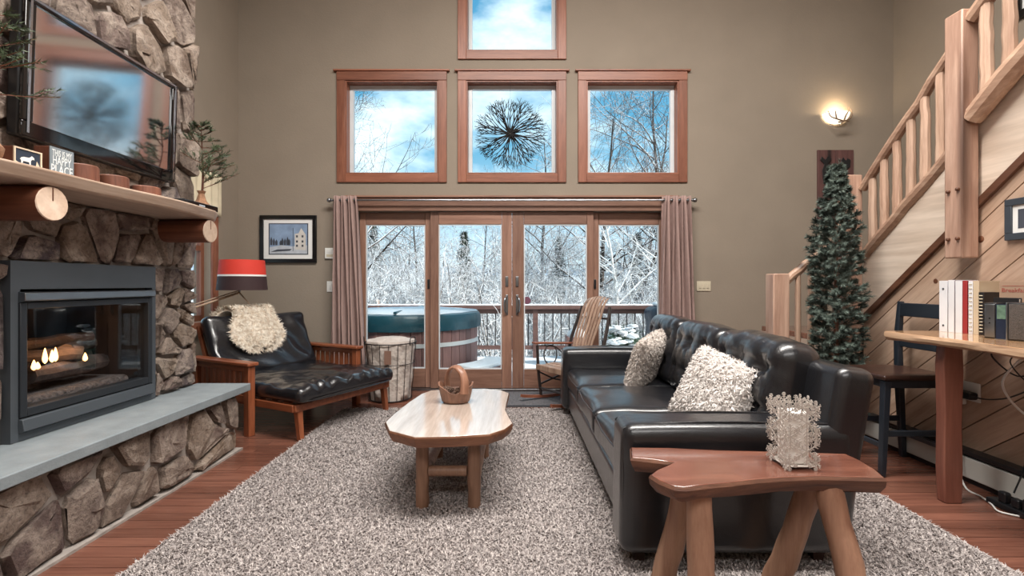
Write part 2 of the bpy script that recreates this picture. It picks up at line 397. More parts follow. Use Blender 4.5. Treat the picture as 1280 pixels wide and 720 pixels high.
# ---------------- patio doors: four glazed leaves, header and jambs
tr = struct('trim_1')
obj('header_board', bb_vf(-1.92, 1.92, YB-.03, YB, 2.105, 2.262), M_doorx, tr, bevel=.004)
obj('header_cap', bb_vf(-1.95, 1.95, YB-.05, YB, 2.262, 2.285), M_doorx, tr, bevel=.004)
for s in (-1.94, 1.82): obj('side_casing', bb_vf(s, s+.12, YB-.025, YB, 0, 2.105), M_door, tr, bevel=.004)
obj('threshold', bb_vf(-1.82, 1.82, YB-.02, YB+.18, -.02, .018), M_steel, tr, bevel=.003)
def px(x): return (x-640)/106.4
leaf = [(447, 455, 530, 537.5, .07), (537.5, 548, 627, 640, .02), (640, 655, 734, 742.5, .02), (742.5, 750, 826, 833.5, .07)]
M_sticker = plain('sticker_purple', srgb(104, 66, 84), .5)
for i, (a0, g0, g1, a1, dy) in enumerate(leaf):
    d = struct('door_%d' % (i+1)); y0, y1 = YB+dy, YB+dy+.045
    for s0, s1 in ((a0, g0), (g1, a1)): obj('stile', bb_vf(px(s0)+.002, px(s1)-.002, y0, y1, .02, 2.10), M_door, d, bevel=.004)
    obj('top_rail', bb_vf(px(g0), px(g1), y0, y1, 1.955, 2.10), M_doorx, d, bevel=.004)
    obj('bottom_rail', bb_vf(px(g0), px(g1), y0, y1, .02, .244), M_doorx, d, bevel=.004)
    obj('pane', bb_vf(px(g0)-.004, px(g1)+.004, y0+.02, y0+.026, .24, 1.96), M_glass, d, smooth=0)
    g = MB()
    for s0, s1 in ((px(g0), px(g0)+.012), (px(g1)-.012, px(g1))): g.add(bb_vf(s0, s1, y0+.008, y0+.036, .244, 1.955))
    for z0, z1 in ((.244, .256), (1.943, 1.955)): g.add(bb_vf(px(g0)+.012, px(g1)-.012, y0+.008, y0+.036, z0, z1))
    g.build('glazing_bead', M_alu, d, smooth=0)
    if i in (1, 2):
        hx = px(633.5) if i == 1 else px(646.5); sg = -1 if i == 1 else 1
        obj('handle_plate', rb_vf((.030, .008, .24), .004, 2, c=(hx, y0-.004, 1.005)), M_steel, d)
        obj('handle', tube_vf(spline([(hx, y0-.006, 1.10), (hx+sg*.02, y0-.045, 1.075), (hx+sg*.028, y0-.05, 1.0), (hx+sg*.02, y0-.045, .93), (hx, y0-.006, .905)], 5), .009, 8), M_steel, d)
        obj('lock', rb_vf((.035, .012, .12), .005, 2, c=(hx, y0-.006, 1.28)), M_steel, d)
    else:
        hx = px(534.5) if i == 0 else px(745)
        obj('latch', rb_vf((.026, .014, .11), .004, 2, c=(hx, y0-.007, 1.25)), M_black, d)
    if i == 2: obj('sticker', xf(lathe_vf([(.045, 0), (.045, .002)], 24), T(px(659), y0+.018, 1.055) @ Rx(PI/2)), M_sticker, d)

# ================================================================== CHIMNEY AND HEARTH
XC = -2.42
IY0, IY1, IZ0, IZ1 = 2.268, 3.192, .492, 1.362      # fireplace insert opening
ch = struct('wall_chimney')
b = MB()
b.add(bb_vf(XL, XC, .8, IY0+.02, 0, 5.6)).add(bb_vf(XL, XC, IY1-.02, 3.62, 0, 5.6)).add(bb_vf(XL, XC, IY0+.02, IY1-.02, IZ1-.02, 5.6)).add(bb_vf(XL, XC, IY0+.02, IY1-.02, 0, IZ0))
b.add(bb_vf(XL, XC-.55, IY0+.02, IY1-.02, IZ0, IZ1))
b.build('mortar_face', M_mortar, ch, smooth=0)
def clip(poly, a, b_, c_):      # keep a*x+b*y<=c
    o = []
    for i in range(len(poly)):
        p_, q_ = poly[i], poly[(i+1) % len(poly)]; dp, dq = a*p_[0]+b_*p_[1]-c_, a*q_[0]+b_*q_[1]-c_
        if dp <= 0: o.append(p_)
        if dp*dq < 0:
            t_ = dp/(dp-dq); o.append((p_[0]+(q_[0]-p_[0])*t_, p_[1]+(q_[1]-p_[1])*t_))
    return o
def voronoi(u0, u1, v0, v1, su, sv, rg, jit=.52):
    nu, nv = max(1, round((u1-u0)/su)), max(1, round((v1-v0)/sv)); S = []
    for i in range(nu):
        for j in range(nv):
            S.append((u0+(i+.5+(.25 if j % 2 else -.25)*(nu > 1)+rg.uniform(-jit, jit))*(u1-u0)/nu, v0+(j+.5+rg.uniform(-jit, jit))*(v1-v0)/nv))
    res = []
    for i, s in enumerate(S):
        P = [(u0, v0), (u1, v0), (u1, v1), (u0, v1)]
        for j, q in enumerate(S):
            if i != j and abs(q[0]-s[0]) < 3*su and abs(q[1]-s[1]) < 3*sv:
                a, b_ = q[0]-s[0], q[1]-s[1]; P = clip(P, a, b_, (q[0]**2+q[1]**2-s[0]**2-s[1]**2)/2)
                if len(P) < 3: break
        if len(P) >= 3: res.append(P)
    return res
def stone_vf(P, gap, depth, rg):
    n = len(P); cx = sum(p[0] for p in P)/n; cy = sum(p[1] for p in P)/n
    # inset edges by clipping, then break up corners
    Q = P
    for i in range(n):
        p_, q_ = P[i], P[(i+1) % n]; ex, ey = q_[0]-p_[0], q_[1]-p_[1]; l = math.hypot(ex, ey)
        if l < 1e-6: continue
        nx, ny = ey/l, -ex/l; Q = clip(Q, nx, ny, nx*p_[0]+ny*p_[1]-gap*rg.uniform(.5, 1.5))
        if len(Q) < 3: return None
    ring = []
    n = len(Q)
    for i in range(n):
        p0, p_, q_ = Q[i-1], Q[i], Q[(i+1) % n]; k = rg.uniform(.06, .2)
        ring += [(p_[0]+(p0[0]-p_[0])*k, p_[1]+(p0[1]-p_[1])*k), (p_[0]+(q_[0]-p_[0])*k, p_[1]+(q_[1]-p_[1])*k)]
    A = abs(sum(ring[i][0]*ring[(i+1) % len(ring)][1]-ring[(i+1) % len(ring)][0]*ring[i][1] for i in range(len(ring))))/2
    if A < .0016: return None
    cx = sum(p[0] for p in ring)/len(ring); cy = sum(p[1] for p in ring)/len(ring)
    V = []; F = []; m_ = len(ring); tx, ty = rg.uniform(-.12, .12), rg.uniform(-.12, .12); j = .010
    for k, (sc, h) in enumerate(((1, -.01), (1.0, .55), (.95, .86), (.74, .98), (.38, 1.0))):
        for p in ring:
            x, y = cx+(p[0]-cx)*sc+rg.uniform(-j, j)*(k > 0), cy+(p[1]-cy)*sc+rg.uniform(-j, j)*(k > 0)
            V.append((x, y, h*depth*(1+(rg.uniform(-.16, .16) if k > 1 else 0))+(tx*(x-cx)+ty*(y-cy))*(k > 1)))
    for k in range(4):
        for i in range(m_):
            F.append((k*m_+i, k*m_+(i+1) % m_, (k+1)*m_+(i+1) % m_, (k+1)*m_+i))
    V.append((cx, cy, depth*rg.uniform(.92, 1.06)))
    for i in range(m_): F.append((4*m_+i, 4*m_+(i+1) % m_, len(V)-1))
    return V, F
sr = random.Random(21)
def stones(par, X, regs, gap=.011):
    for (u0, u1, v0, v1, su, sv) in regs:
        for P in voronoi(u0, u1, v0, v1, su, sv, sr):
            vf = stone_vf(P, gap, sr.uniform(.035, .065), sr)
            if vf: obj('stone', xf(vf, T(X, 0, 0) @ YZX), M_stone, par, smooth=20)
stones(ch, XC, gap=.014, regs=[(IY1+.006, 3.625, .492, 1.362, .17, .155), (.95, IY0-.006, .492, 1.362, .22, .19), (.95, 3.625, 1.362, 1.70, .235, .165), (.95, 3.625, 1.70, 3.95, .25, .215)])
# hearth: stone riser and slate slab
hx = thing('hearth', 'raised stone hearth with grey slate slab under the fireplace', 'hearth', (-2.2, 2.3, 0))
obj('mortar_base', bb_vf(XC+.002, -2.09, .8, 3.62, 0, .434), M_mortar, hx, world=True, smooth=0)
def wstones(par, X, regs, gap):
    rt = root(par)
    for (u0, u1, v0, v1, su, sv) in regs:
        for P in voronoi(u0, u1, v0, v1, su, sv, sr):
            vf = stone_vf(P, gap, sr.uniform(.035, .05), sr)
            if vf: obj('stone', xf(vf, T(X, 0, 0) @ YZX), M_stone, par, world=True, smooth=20)
wstones(hx, -2.09, [(.95, 3.62, .012, .43, .225, .20)], .016)
obj('mortar_toe', bb_vf(-2.09, -2.035, .8, 3.63, 0, .014), M_mortar, hx, world=True, smooth=0)
obj('slab', bb_vf(XC+.001, -2.005, .8, 3.685, .434, .49), M_slate, hx, world=True, bevel=.006)

# ================================================================== FIREPLACE INSERT
fp = thing('gas_fireplace', 'grey steel gas fireplace insert with glass front and small flames', 'fireplace', (XC, 2.73, IZ0))
fx = XC+.05
def fpart(name, vf, m, par=None, **k): return obj(name, vf, m, par or fp, world=True, **k)
b = MB(); cw = .062
zt = 1.225
b.add(bb_vf(XC, fx, IY0, IY1, zt, IZ1)).add(bb_vf(XC, fx, IY0, IY0+.045, IZ0, zt)).add(bb_vf(XC, fx, IY1-.03, IY1, IZ0, zt)).add(bb_vf(XC, fx, IY0+.045, IY1-.03, IZ0, IZ0+.035))
b.build('surround', M_gun, fp, world=True, smooth=0)
ya, yb = IY0+.035, IY1-.045
fpart('hood', xf(prism_vf([(0, 0), (.035, .012), (.035, .05), (0, .055)], ya, yb), Matrix(((1, 0, 0, fx), (0, 0, 1, 0), (0, 1, 0, 1.158), (0, 0, 0, 1)))), M_steel, bevel=.003)
b = MB(); f0, f1, z0, z1 = ya, yb, .605, 1.160
b.add(bb_vf(XC-.01, fx+.012, f0, f0+.034, z0, z1)).add(bb_vf(XC-.01, fx+.012, f1-.034, f1, z0, z1)).add(bb_vf(XC-.01, fx+.012, f0+.034, f1-.034, z0, z0+.042)).add(bb_vf(XC-.01, fx+.012, f0+.034, f1-.034, z1-.032, z1))
df = b.build('door_frame', M_gun2, fp, world=True, bevel=.003)
obj('pane', bb_vf(XC+.03, XC+.035, f0+.034, f1-.034, z0+.042, z1-.032), glass('fire_glass', (.9, .91, .92, 1), 1.5), df, world=True, smooth=0)
fpart('lower_panel', xf(prism_vf([(0, 0), (.03, .012), (.022, .068), (0, .072)], ya, yb), Matrix(((1, 0, 0, fx), (0, 0, 1, 0), (0, 1, 0, .528), (0, 0, 0, 1)))), M_gun, bevel=.003)
M_soot = plain('soot', srgb(30, 28, 28), .8, var=.3, scale=12)
b = MB(); x0 = XC-.5
b.add(bb_vf(x0, x0+.02, f0, f1, z0, z1)).add(bb_vf(x0, XC, f0, f0+.02, z0, z1)).add(bb_vf(x0, XC, f1-.02, f1, z0, z1)).add(bb_vf(x0, XC, f0, f1, z1-.02, z1)).add(bb_vf(x0, XC, f0, f1, z0-.02, z0))
b.build('firebox', M_soot, fp, world=True, smooth=0)
M_char = wood('charred_log', srgb(40, 33, 31), srgb(92, 78, 72), 'x', .9, 1, bmp=.8)
M_ash = plain('ember_bed', srgb(96, 90, 88), .95, var=.5, scale=40, bmp=1, bscale=50, bdist=.02)
fpart('ember_bed', rb_vf((.34, .72, .07), .03, 5, c=(XC-.2, (f0+f1)/2, z0+.035)), M_ash)
for (pa, pb, r) in (((-2.52, 2.50, .77), (-2.55, 3.00, .78), .05), ((-2.72, 2.45, .80), (-2.70, 3.05, .80), .06), ((-2.68, 2.6, .86), (-2.50, 2.78, .84), .045), ((-2.66, 3.02, .88), (-2.54, 2.72, .86), .042), ((-2.76, 2.62, .90), (-2.58, 2.95, .93), .035)):
    pts = [Vector(pa).lerp(Vector(pb), k/5)+Vector((rnd.uniform(-.01, .01),)*3) for k in range(6)]
    fpart('fire_log', tube_vf(pts, [r*rnd.uniform(.8, 1.1) for _ in pts], 9), M_char)
M_flame = emit('flame', (1, .50, .18, 1), 5)
for (yy, xx, h, z) in ((2.50, -2.49, .055, .80), (2.53, -2.50, .04, .80), (2.59, -2.52, .085, .82), (2.63, -2.52, .07, .82), (2.66, -2.53, .08, .82), (2.80, -2.49, .05, .80)):
    pr = [(.001, 0), (.009, .12*h), (.012, .32*h), (.008, .65*h), (.004, .88*h), (.0005, h)]
    fpart('flame', xf(lathe_vf(pr, 8), T(xx, yy, z)), M_flame)
fl_l = light('fire_glow', 'POINT', (-2.47, 2.66, .92), 1.6, (1, .5, .2), shadow_soft_size=.05)

# ================================================================== STAIRCASE
XS = 2.93
ws = struct('wall_stair', bb_vf(XS+.016, XS+.06, 1.2, 4.0, 0, .95), plain('stair_backing', srgb(70, 44, 32), .8), smooth=0)
b = MB(); b.add(prism_vf([(1.2, .95), (4.0, .95), (1.2, .95+.8*2.8)], XS+.016, XS+.06), YZX)
obj('backing', (b.v, b.f), MATS['stair_backing'], ws, smooth=0)
dv = .205; c0 = .8*1.2
while c0 < .95+.8*4.0:
    P = [(1.2, 0), (4.0, 0), (4.0, .95), (1.2, .95+.8*2.8)]
    P = clip(P, .8, 1, c0+dv-.009); P = clip(P, -.8, -1, -c0)
    if len(P) >= 3:
        o = obj('board', xf(prism_vf([(p[0]-2.6, p[1]) for p in P], 0, .016), YZX), M_board, ws, smooth=0)
        ang = math.atan(.8); o.location = (XS, 2.6, 0)
        # grain follows the board: turn the mesh so that its long axis is local Y
        Mr = Matrix.Rotation(ang, 4, 'X'); o.data.transform(Mr); o.rotation_euler = (-ang, 0, 0)
    c0 += dv
def knot(par, y, z, r=.022):
    obj('knot', xf(lathe_vf([(r, 0), (r*.9, .0015), (.001, .002)], 14), T(XS, y, z) @ Ry(-PI/2)), M_trim, par)
knot(ws, 3.0, 1.53); knot(ws, 3.32, 1.27, .018)
st = thing('staircase', 'log staircase with peeled railings and diagonal pine side wall', 'staircase', (XS, 4.0, 0))
def sp(name, vf, m, par=None, **k): return obj(name, vf, m, par or st, world=True, **k)
def band(y0, y1, lo, hi, x0, x1, slope_lo, slope_hi):
    return xf(prism_vf([(y0, lo+slope_lo*(4-y0)), (y1, lo+slope_lo*(4-y1)), (y1, hi+slope_hi*(4-y1)), (y0, hi+slope_hi*(4-y0))], x0, x1), YZX)
sp('side_panel', band(1.2, 4.0, .955, 1.46, XS, XS+.03, .80, .815), M_panel, smooth=0)
sp('skirt_trim', band(1.2, 4.0, .925, .985, XS-.025, XS-.001, .80, .80), M_trim, bevel=.004)
sp('panel_end', bb_vf(XS, XS+.03, 1.2, 1.23, .955+.8*2.77, 1.46+.815*2.77), M_panel, smooth=0)
for i in range(12):
    y1 = 4.0-.24*i; z = .76+.192*(i+1)
    t_ = sp('tread', bb_vf(XS+.035, XR-.01, y1-.27, y1+.02, z-.035, z), M_bench, bevel=.006)
    sp('riser', bb_vf(XS+.035, XR-.01, y1-.01, y1+.005, z-.19, z-.035), M_panel, smooth=0)
sp('landing', bb_vf(XS+.001, XR-.005, 4.02, YB-.005, .70, .76), M_bench, bevel=.006)
for i in range(3):
    x0 = 2.27+.22*i; z = .19*(i+1)
    sp('tread', bb_vf(x0-.02, x0+.24, 4.08, YB-.005, z-.035, z), M_bench, bevel=.006)
    sp('riser', bb_vf(x0, x0+.015, 4.09, YB-.005, z-.19, z-.035), M_panel, smooth=0)
sp('riser', bb_vf(2.92, 2.935, 4.09, YB-.005, .57, .70), M_panel, smooth=0)
# closed side of the short lower flight
sp('lower_stringer', xf(prism_vf([(2.25, 0), (4.4, 0), (4.4, .90), (2.93, .90), (2.25, .30)], -4.075, -4.045), XZ), M_bench, bevel=.004)
sp('landing_face', bb_vf(XS+.06, 4.4, 4.0, 4.02, 0, .76), M_board, smooth=0)
def post(x0, x1, y0, y1, z0, z1):
    P = sp('newel_post', bb_vf(x0, x1, y0, y1, z0, z1), M_post, bevel=.008)
    return P
post(2.18, 2.315, 4.0, 4.13, 0, 1.337)
post(2.79, 2.925, 4.005, 4.135, 0, 2.163)
big = post(2.80, 2.905, 2.985, 3.11, 1.414, 2.966)
for (yy, z) in ((3.075, 1.84), (3.01, 1.845), (3.075, 1.535), (3.01, 1.535)):
    sp('peg', xf(lathe_vf([(.011, 0), (.011, .014), (.006, .018)], 10), T(2.80, yy, z) @ Ry(-PI/2)), M_trim, big)
def log_(name, a, b_, r0, r1, m, n=10, wob=.006):
    k = 8; P = []; Rr = []
    for i in range(k+1):
        q = Vector(a).lerp(Vector(b_), i/k)
        if 0 < i < k: q += Vector((rnd.uniform(-wob, wob), rnd.uniform(-wob, wob), rnd.uniform(-wob, wob)))
        P.append(q); Rr.append(lerp(r0, r1, i/k)*rnd.uniform(.95, 1.05))
    return tube_vf(P, Rr, n)
xr = 2.935
sp('bottom_rail', log_('', (xr, 4.0, 1.475), (xr, 3.112, 2.20), .046, .043, None), M_logy)
sp('handrail', log_('', (xr-.01, 4.0, 2.045), (xr-.01, 3.112, 2.865), .036, .036, None), M_logy)
sp('bottom_rail', log_('', (2.87, 2.99, 2.285), (2.87, 1.25, 3.66), .062, .062, None), M_logy)
sp('handrail', log_('', (2.865, 2.99, 2.90), (2.865, 1.25, 4.32), .046, .046, None), M_logy)
lo = log_('', (2.315, 4.065, 1.265), (2.79, 4.065, 1.665), .034, .034, None)
sp('handrail', lo, M_logy)
for y in (3.90, 3.78, 3.655, 3.53, 3.405, 3.28, 3.165):
    za = 1.475+.816*(4-y); zb = 2.045+.923*(4-y)
    sp('baluster', log_('', (xr, y, za), (xr-.005, y, zb), .034, .028, None, 9, .003), M_log)
for y in (2.90, 2.765, 2.62, 2.48, 2.34, 2.2, 2.06, 1.92, 1.78, 1.64, 1.5, 1.36):
    za = 2.285+.79*(2.99-y); zb = 2.90+.816*(2.99-y)
    sp('baluster', log_('', (2.87, y, za), (2.867, y, zb), .036, .032, None, 9, .003), M_log)
for x in (2.42, 2.53, 2.64, 2.74):
    z = 1.265+.842*(x-2.315); sp('baluster', log_('', (x, 4.065, .33+.88*(x-2.25)), (x, 4.065, z), .026, .022, None, 9, .003), M_log)
# baseboard heater along the stair wall
hb = struct('baseboard_heater')
obj('cover', bb_vf(2.85, XS-.002, 1.3, 3.9, .035, .165), M_heater, hb, bevel=.006)
obj('top_fin', bb_vf(2.842, XS-.002, 1.3, 3.9, .178, .205), M_black, hb, bevel=.004)
obj('fin_slot', bb_vf(2.87, XS-.002, 1.3, 3.9, .165, .178), M_gun2, hb, smooth=0)
obj('toe', bb_vf(2.87, XS-.002, 1.3, 3.9, 0, .035), M_black, hb, smooth=0)
# ================================================================== OUTSIDE: deck, tub, woods
M_deckrail = wood('deck_rail', srgb(92, 66, 62), srgb(124, 92, 86), 'x', .6, .8, knots=False)
M_bal = plain('baluster_metal', srgb(40, 40, 44), .5)
M_deckwood = wood('deck_board', srgb(126, 104, 98), srgb(168, 146, 138), 'x', .7, .6, knots=False)
dk = struct('floor_deck', bb_vf(-7, 7, YB+.19, 8.75, -.22, -.09), M_deckwood, smooth=0)
b = MB(); n_ = 60; m_ = 22
for i in range(n_+1):
    for j in range(m_+1):
        x, y = -7+14*i/n_, YB+.22+(8.72-YB-.22)*j/m_
        b.v.append((x, y, -.06+.03*noise.noise((x*1.1, y*1.1, 3))+.015*noise.noise((x*4, y*4, 1))))
for i in range(n_):
    for j in range(m_): a = i*(m_+1)+j; b.f.append((a, a+m_+1, a+m_+2, a+1))
tag(b.build('snow_cover', M_snow, None, smooth=60), 'thin snow lying on the wooden deck outside the doors', 'snow', kind='stuff')
rl = thing('deck_railing', 'brown deck railing with thin dark metal balusters', 'railing', (0, 8.6, -.09))
obj('top_rail', bb_vf(-7, 7, 8.52, 8.68, .80, .865), M_deckrail, rl, world=True, bevel=.005)
obj('rail_beam', bb_vf(-7, 7, 8.58, 8.62, .72, .80), M_deckrail, rl, world=True, bevel=.004)
obj('snow_strip', rb_vf((14, .13, .03), .014, 3, c=(0, 8.6, .875)), M_snow, rl, world=True)
obj('bottom_rail', bb_vf(-7, 7, 8.57, 8.63, .08, .15), M_deckrail, rl, world=True, bevel=.004)
for x in (-6.2, -4.0, -1.85, .42, 2.7, 5.0): obj('rail_post', bb_vf(x-.045, x+.045, 8.56, 8.645, -.09, .80), M_deckrail, rl, world=True, smooth=0)
bm_ = None; x = -5.0
while x < 6:
    if bm_ is None:
        first = obj('baluster', tube_vf([(0, 0, .15), (0, 0, .72)], .011, 6), M_bal, rl); bm_ = first.data; first.location = (x, 0, .09)
    else: link_mesh('baluster', bm_, None, rl).location = (x, 0, .09)
    x += .147
# hot tub
M_stave = wood('tub_stave', srgb(118, 84, 82), srgb(156, 118, 112), 'z', .6, .8, knots=False)
M_cover = plain('tub_vinyl', srgb(26, 76, 90), .35, var=.25, scale=4, bmp=.3, bscale=8, bdist=.03)
M_band = plain('tub_band', srgb(214, 216, 216), .4, var=.05)
tub = thing('hot_tub', 'round cedar hot tub with teal vinyl cover on snowy deck', 'hot tub', (-1.49, 7.03, -.06)); RT = .98; ns = 44
sm = None
for k in range(ns):
    a0, a1 = -PI/ns+.004, PI/ns-.004
    vf = prism_vf([(RT*math.cos(a0), RT*math.sin(a0)), (RT*math.cos(a1), RT*math.sin(a1)), (.93*RT*math.cos(a1), .93*RT*math.sin(a1)), (.93*RT*math.cos(a0), .93*RT*math.sin(a0))], 0, .76)
    if sm is None: o = obj('stave', vf, M_stave, tub, smooth=0); sm = o.data
    else: o = link_mesh('stave', sm, None, tub)
    o.rotation_euler.z = 2*PI*k/ns
obj('inner_shell', lathe_vf([(RT*.92, .02), (RT*.92, .74)], 40), M_stave, tub)
for z in (.49, .10): obj('hoop', lathe_vf([(RT+.002, z), (RT+.012, z+.002), (RT+.012, z+.052), (RT+.002, z+.054)], 48), M_band, tub)
cv = MB(); cv.add(lathe_vf([(RT+.035, .70), (RT+.045, .78), (RT+.045, .87), (RT+.02, .905), (RT*.6, .935), (.001, .95)], 64, lambda a, z: 1+(.012*math.sin(23*a)+.01*math.sin(41*a+1)) * (z < .8)))
co = cv.build('cover', M_cover, tub, smooth=50)
obj('cover_seam', bb_vf(-.02, .02, -RT+.05, RT-.05, .93, .955), M_cover, co, bevel=.004)
obj('cover_snow', lathe_vf([(RT*.93, .915), (RT*.9, .935), (RT*.55, .957), (.001, .967)], 40, lambda a, z: 1+.06*math.sin(5*a+1)+.03*math.sin(11*a)), M_snow, co)
stp = thing('tub_step', 'low curved tub step covered in snow beside the hot tub', 'step', (-.45, 6.35, -.06))
def arcpoly(r0, r1, a0, a1, k=12):
    return [(r0*math.cos(lerp(a0, a1, i/k)), r0*math.sin(lerp(a0, a1, i/k))) for i in range(k+1)]+[(r1*math.cos(lerp(a1, a0, i/k)), r1*math.sin(lerp(a1, a0, i/k))) for i in range(k+1)]
AP = [(x-.97, y+.68) for x, y in arcpoly(1.05, 1.42, R(-49), R(-8))]
obj('step_body', prism_vf(AP, 0, .22), M_stave, stp, bevel=.005); obj('step_snow', prism_vf([(x*.99, y*.99) for x, y in AP], .22, .27), M_snow, stp, bevel=.02, seg=3)
# barbecue under a cover, pots
M_tarp = plain('grill_cover', srgb(52, 64, 78), .45, var=.2, bmp=.5, bscale=7, bdist=.03)
g = thing('covered_grill', 'barbecue grill under a dark grey cover by the railing', 'grill', (2.78, 8.15, -.06))
obj('cover', rb_vf((.95, .55, .95), .12, 8, lambda x, y, z: (x*(1+.10*(z < 0)*(-z))+.02*math.sin(9*z+3*y), y+.02*math.sin(13*x+4*z), z-.10*abs(x)*(z > .2)), c=(0, 0, .49)), M_tarp, g, smooth=60)
obj('snow_cap', rb_vf((.7, .4, .06), .03, 4, c=(0, 0, .965)), M_snow, g)
M_needle = plain('spruce_needle', srgb(58, 84, 62), .6, var=.35, scale=9)
M_needle_d = plain('dark_spruce_needle', srgb(34, 52, 40), .65, var=.4, scale=6)
M_pot = plain('green_pot', srgb(72, 110, 96), .5)
def needles(pts_dirs, ln, wd, per, rg, spread=1.0, back=.0):
    """crossed thin leaves along twigs; numpy for speed"""
    V = []; F = []
    for a, d, L_ in pts_dirs:
        d = d.normalized(); u, v_ = frame_of(d)
        for i in range(per):
            t = (i+.5)/per; an = rg.uniform(0, 2*PI); o = a+d*L_*t
            dr = (d*.8+(u*math.cos(an)+v_*math.sin(an))*spread).normalized()*ln*rg.uniform(.7, 1.2)
            sd = dr.cross(d); sd = sd.normalized()*wd if sd.length > 1e-6 else u*wd
            k = len(V); V += [tuple(o-sd), tuple(o+sd), tuple(o+dr)]; F.append((k, k+1, k+2))
    return V, F
pt = thing('potted_evergreen', 'small snowy evergreen in a green pot on the deck', 'plant', (1.72, 7.5, -.06)); pr = random.Random(3)
obj('pot', lathe_vf([(.17, 0), (.21, .05), (.24, .30), (.25, .34), (.22, .34), (.21, .28), (.001, .28)], 20), M_pot, pt)
tw = []
for i in range(60):
    an = pr.uniform(0, 2*PI); el = pr.uniform(.1, 1.3); d = Vector((math.cos(an)*math.cos(el), math.sin(an)*math.cos(el), math.sin(el))); tw.append((Vector((0, 0, .32)), d, pr.uniform(.2, .42)))
obj('foliage', needles(tw, .10, .006, 26, pr), M_needle, pt, smooth=0)
snb = MB()
for a, d, L_ in tw[:26]: snb.add(ell_vf(.09, .07, .03, tuple(a+d*L_*.9), 8, 5))
obj('snow_clumps', (snb.v, snb.f), M_snow, pt, smooth=60)
ac = thing('snowy_planter', 'reddish wooden planter box heaped with snow on the deck', 'planter', (1.06, 7.9, -.06))
for k in range(4): obj('board', bb_vf(-.16, .16, -.16, -.14, .02+.11*k, .12+.11*k), M_stave, ac, bevel=.004); obj('board', bb_vf(-.16, .16, .14, .16, .02+.11*k, .12+.11*k), M_stave, ac, bevel=.004)
for s in (-.17, .15): obj('side', bb_vf(s, s+.02, -.16, .16, 0, .46), M_stave, ac, bevel=.004)
obj('snow', ell_vf(.16, .16, .14, (0, 0, .45), 16, 10), M_snow, ac)
# ground: snowy slope rising to the woods, far hills
def terrain(name, x0, x1, y0, y1, nx, ny, fn, m):
    b = MB()
    for i in range(nx+1):
        for j in range(ny+1):
            x, y = lerp(x0, x1, i/nx), lerp(y0, y1, j/ny); b.v.append((x, y, fn(x, y)))
    for i in range(nx):
        for j in range(ny): a = i*(ny+1)+j; b.f.append((a, a+ny+1, a+ny+2, a+1))
    return struct(name, (b.v, b.f), m, smooth=60)
def gz(x, y):
    t = max(0, min(1, (y-10)/26)); return -1.1+2.9*t*t*(3-2*t)+.18*noise.noise((x*.4, y*.4, 0))+.07*noise.noise((x*1.7, y*1.7, 5))
terrain('snow_ground', -45, 45, 8.78, 48, 130, 70, gz, M_snow)
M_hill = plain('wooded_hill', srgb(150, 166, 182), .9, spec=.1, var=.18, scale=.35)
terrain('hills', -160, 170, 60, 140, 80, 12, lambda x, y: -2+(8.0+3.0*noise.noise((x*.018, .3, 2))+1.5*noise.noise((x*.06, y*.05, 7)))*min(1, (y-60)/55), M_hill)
# bare woods
def bark(name, dark, lightc, snowy, sc):
    m, t, p = base(name, .85, 0, .2); v, rn = coords(t, (1, 1, .35)); n = noise_n(t, v, sc, 4)
    c = ramp(t, n, [(.38, dark), (.62, lightc)])
    g = t.nodes.new('ShaderNodeNewGeometry'); s = t.nodes.new('ShaderNodeSeparateXYZ'); t.links.new(g.outputs['Normal'], s.inputs[0])
    v2, _ = coords(t, (1, 1, 1)); n2 = noise_n(t, v2, 1.3, 2); ad = t.nodes.new('ShaderNodeMath'); ad.operation = 'ADD'; t.links.new(s.outputs[2], ad.inputs[0]); t.links.new(n2, ad.inputs[1])
    f = ramp(t, ad.outputs[0], [(1-snowy, (0, 0, 0, 1)), (min(1, 1.12-snowy), (1, 1, 1, 1))])
    t.links.new(mixc(t, f, c, srgb(244, 246, 250)), p.inputs['Base Color']); return m
M_bdark = bark('dark_bark', srgb(48, 42, 40), srgb(96, 86, 80), .12, 14)
M_bgrey = bark('frosted_bark', srgb(70, 62, 56), srgb(150, 142, 136), .62, 14)
M_birch = bark('birch_bark', srgb(190, 186, 182), srgb(236, 234, 230), .3, 6)
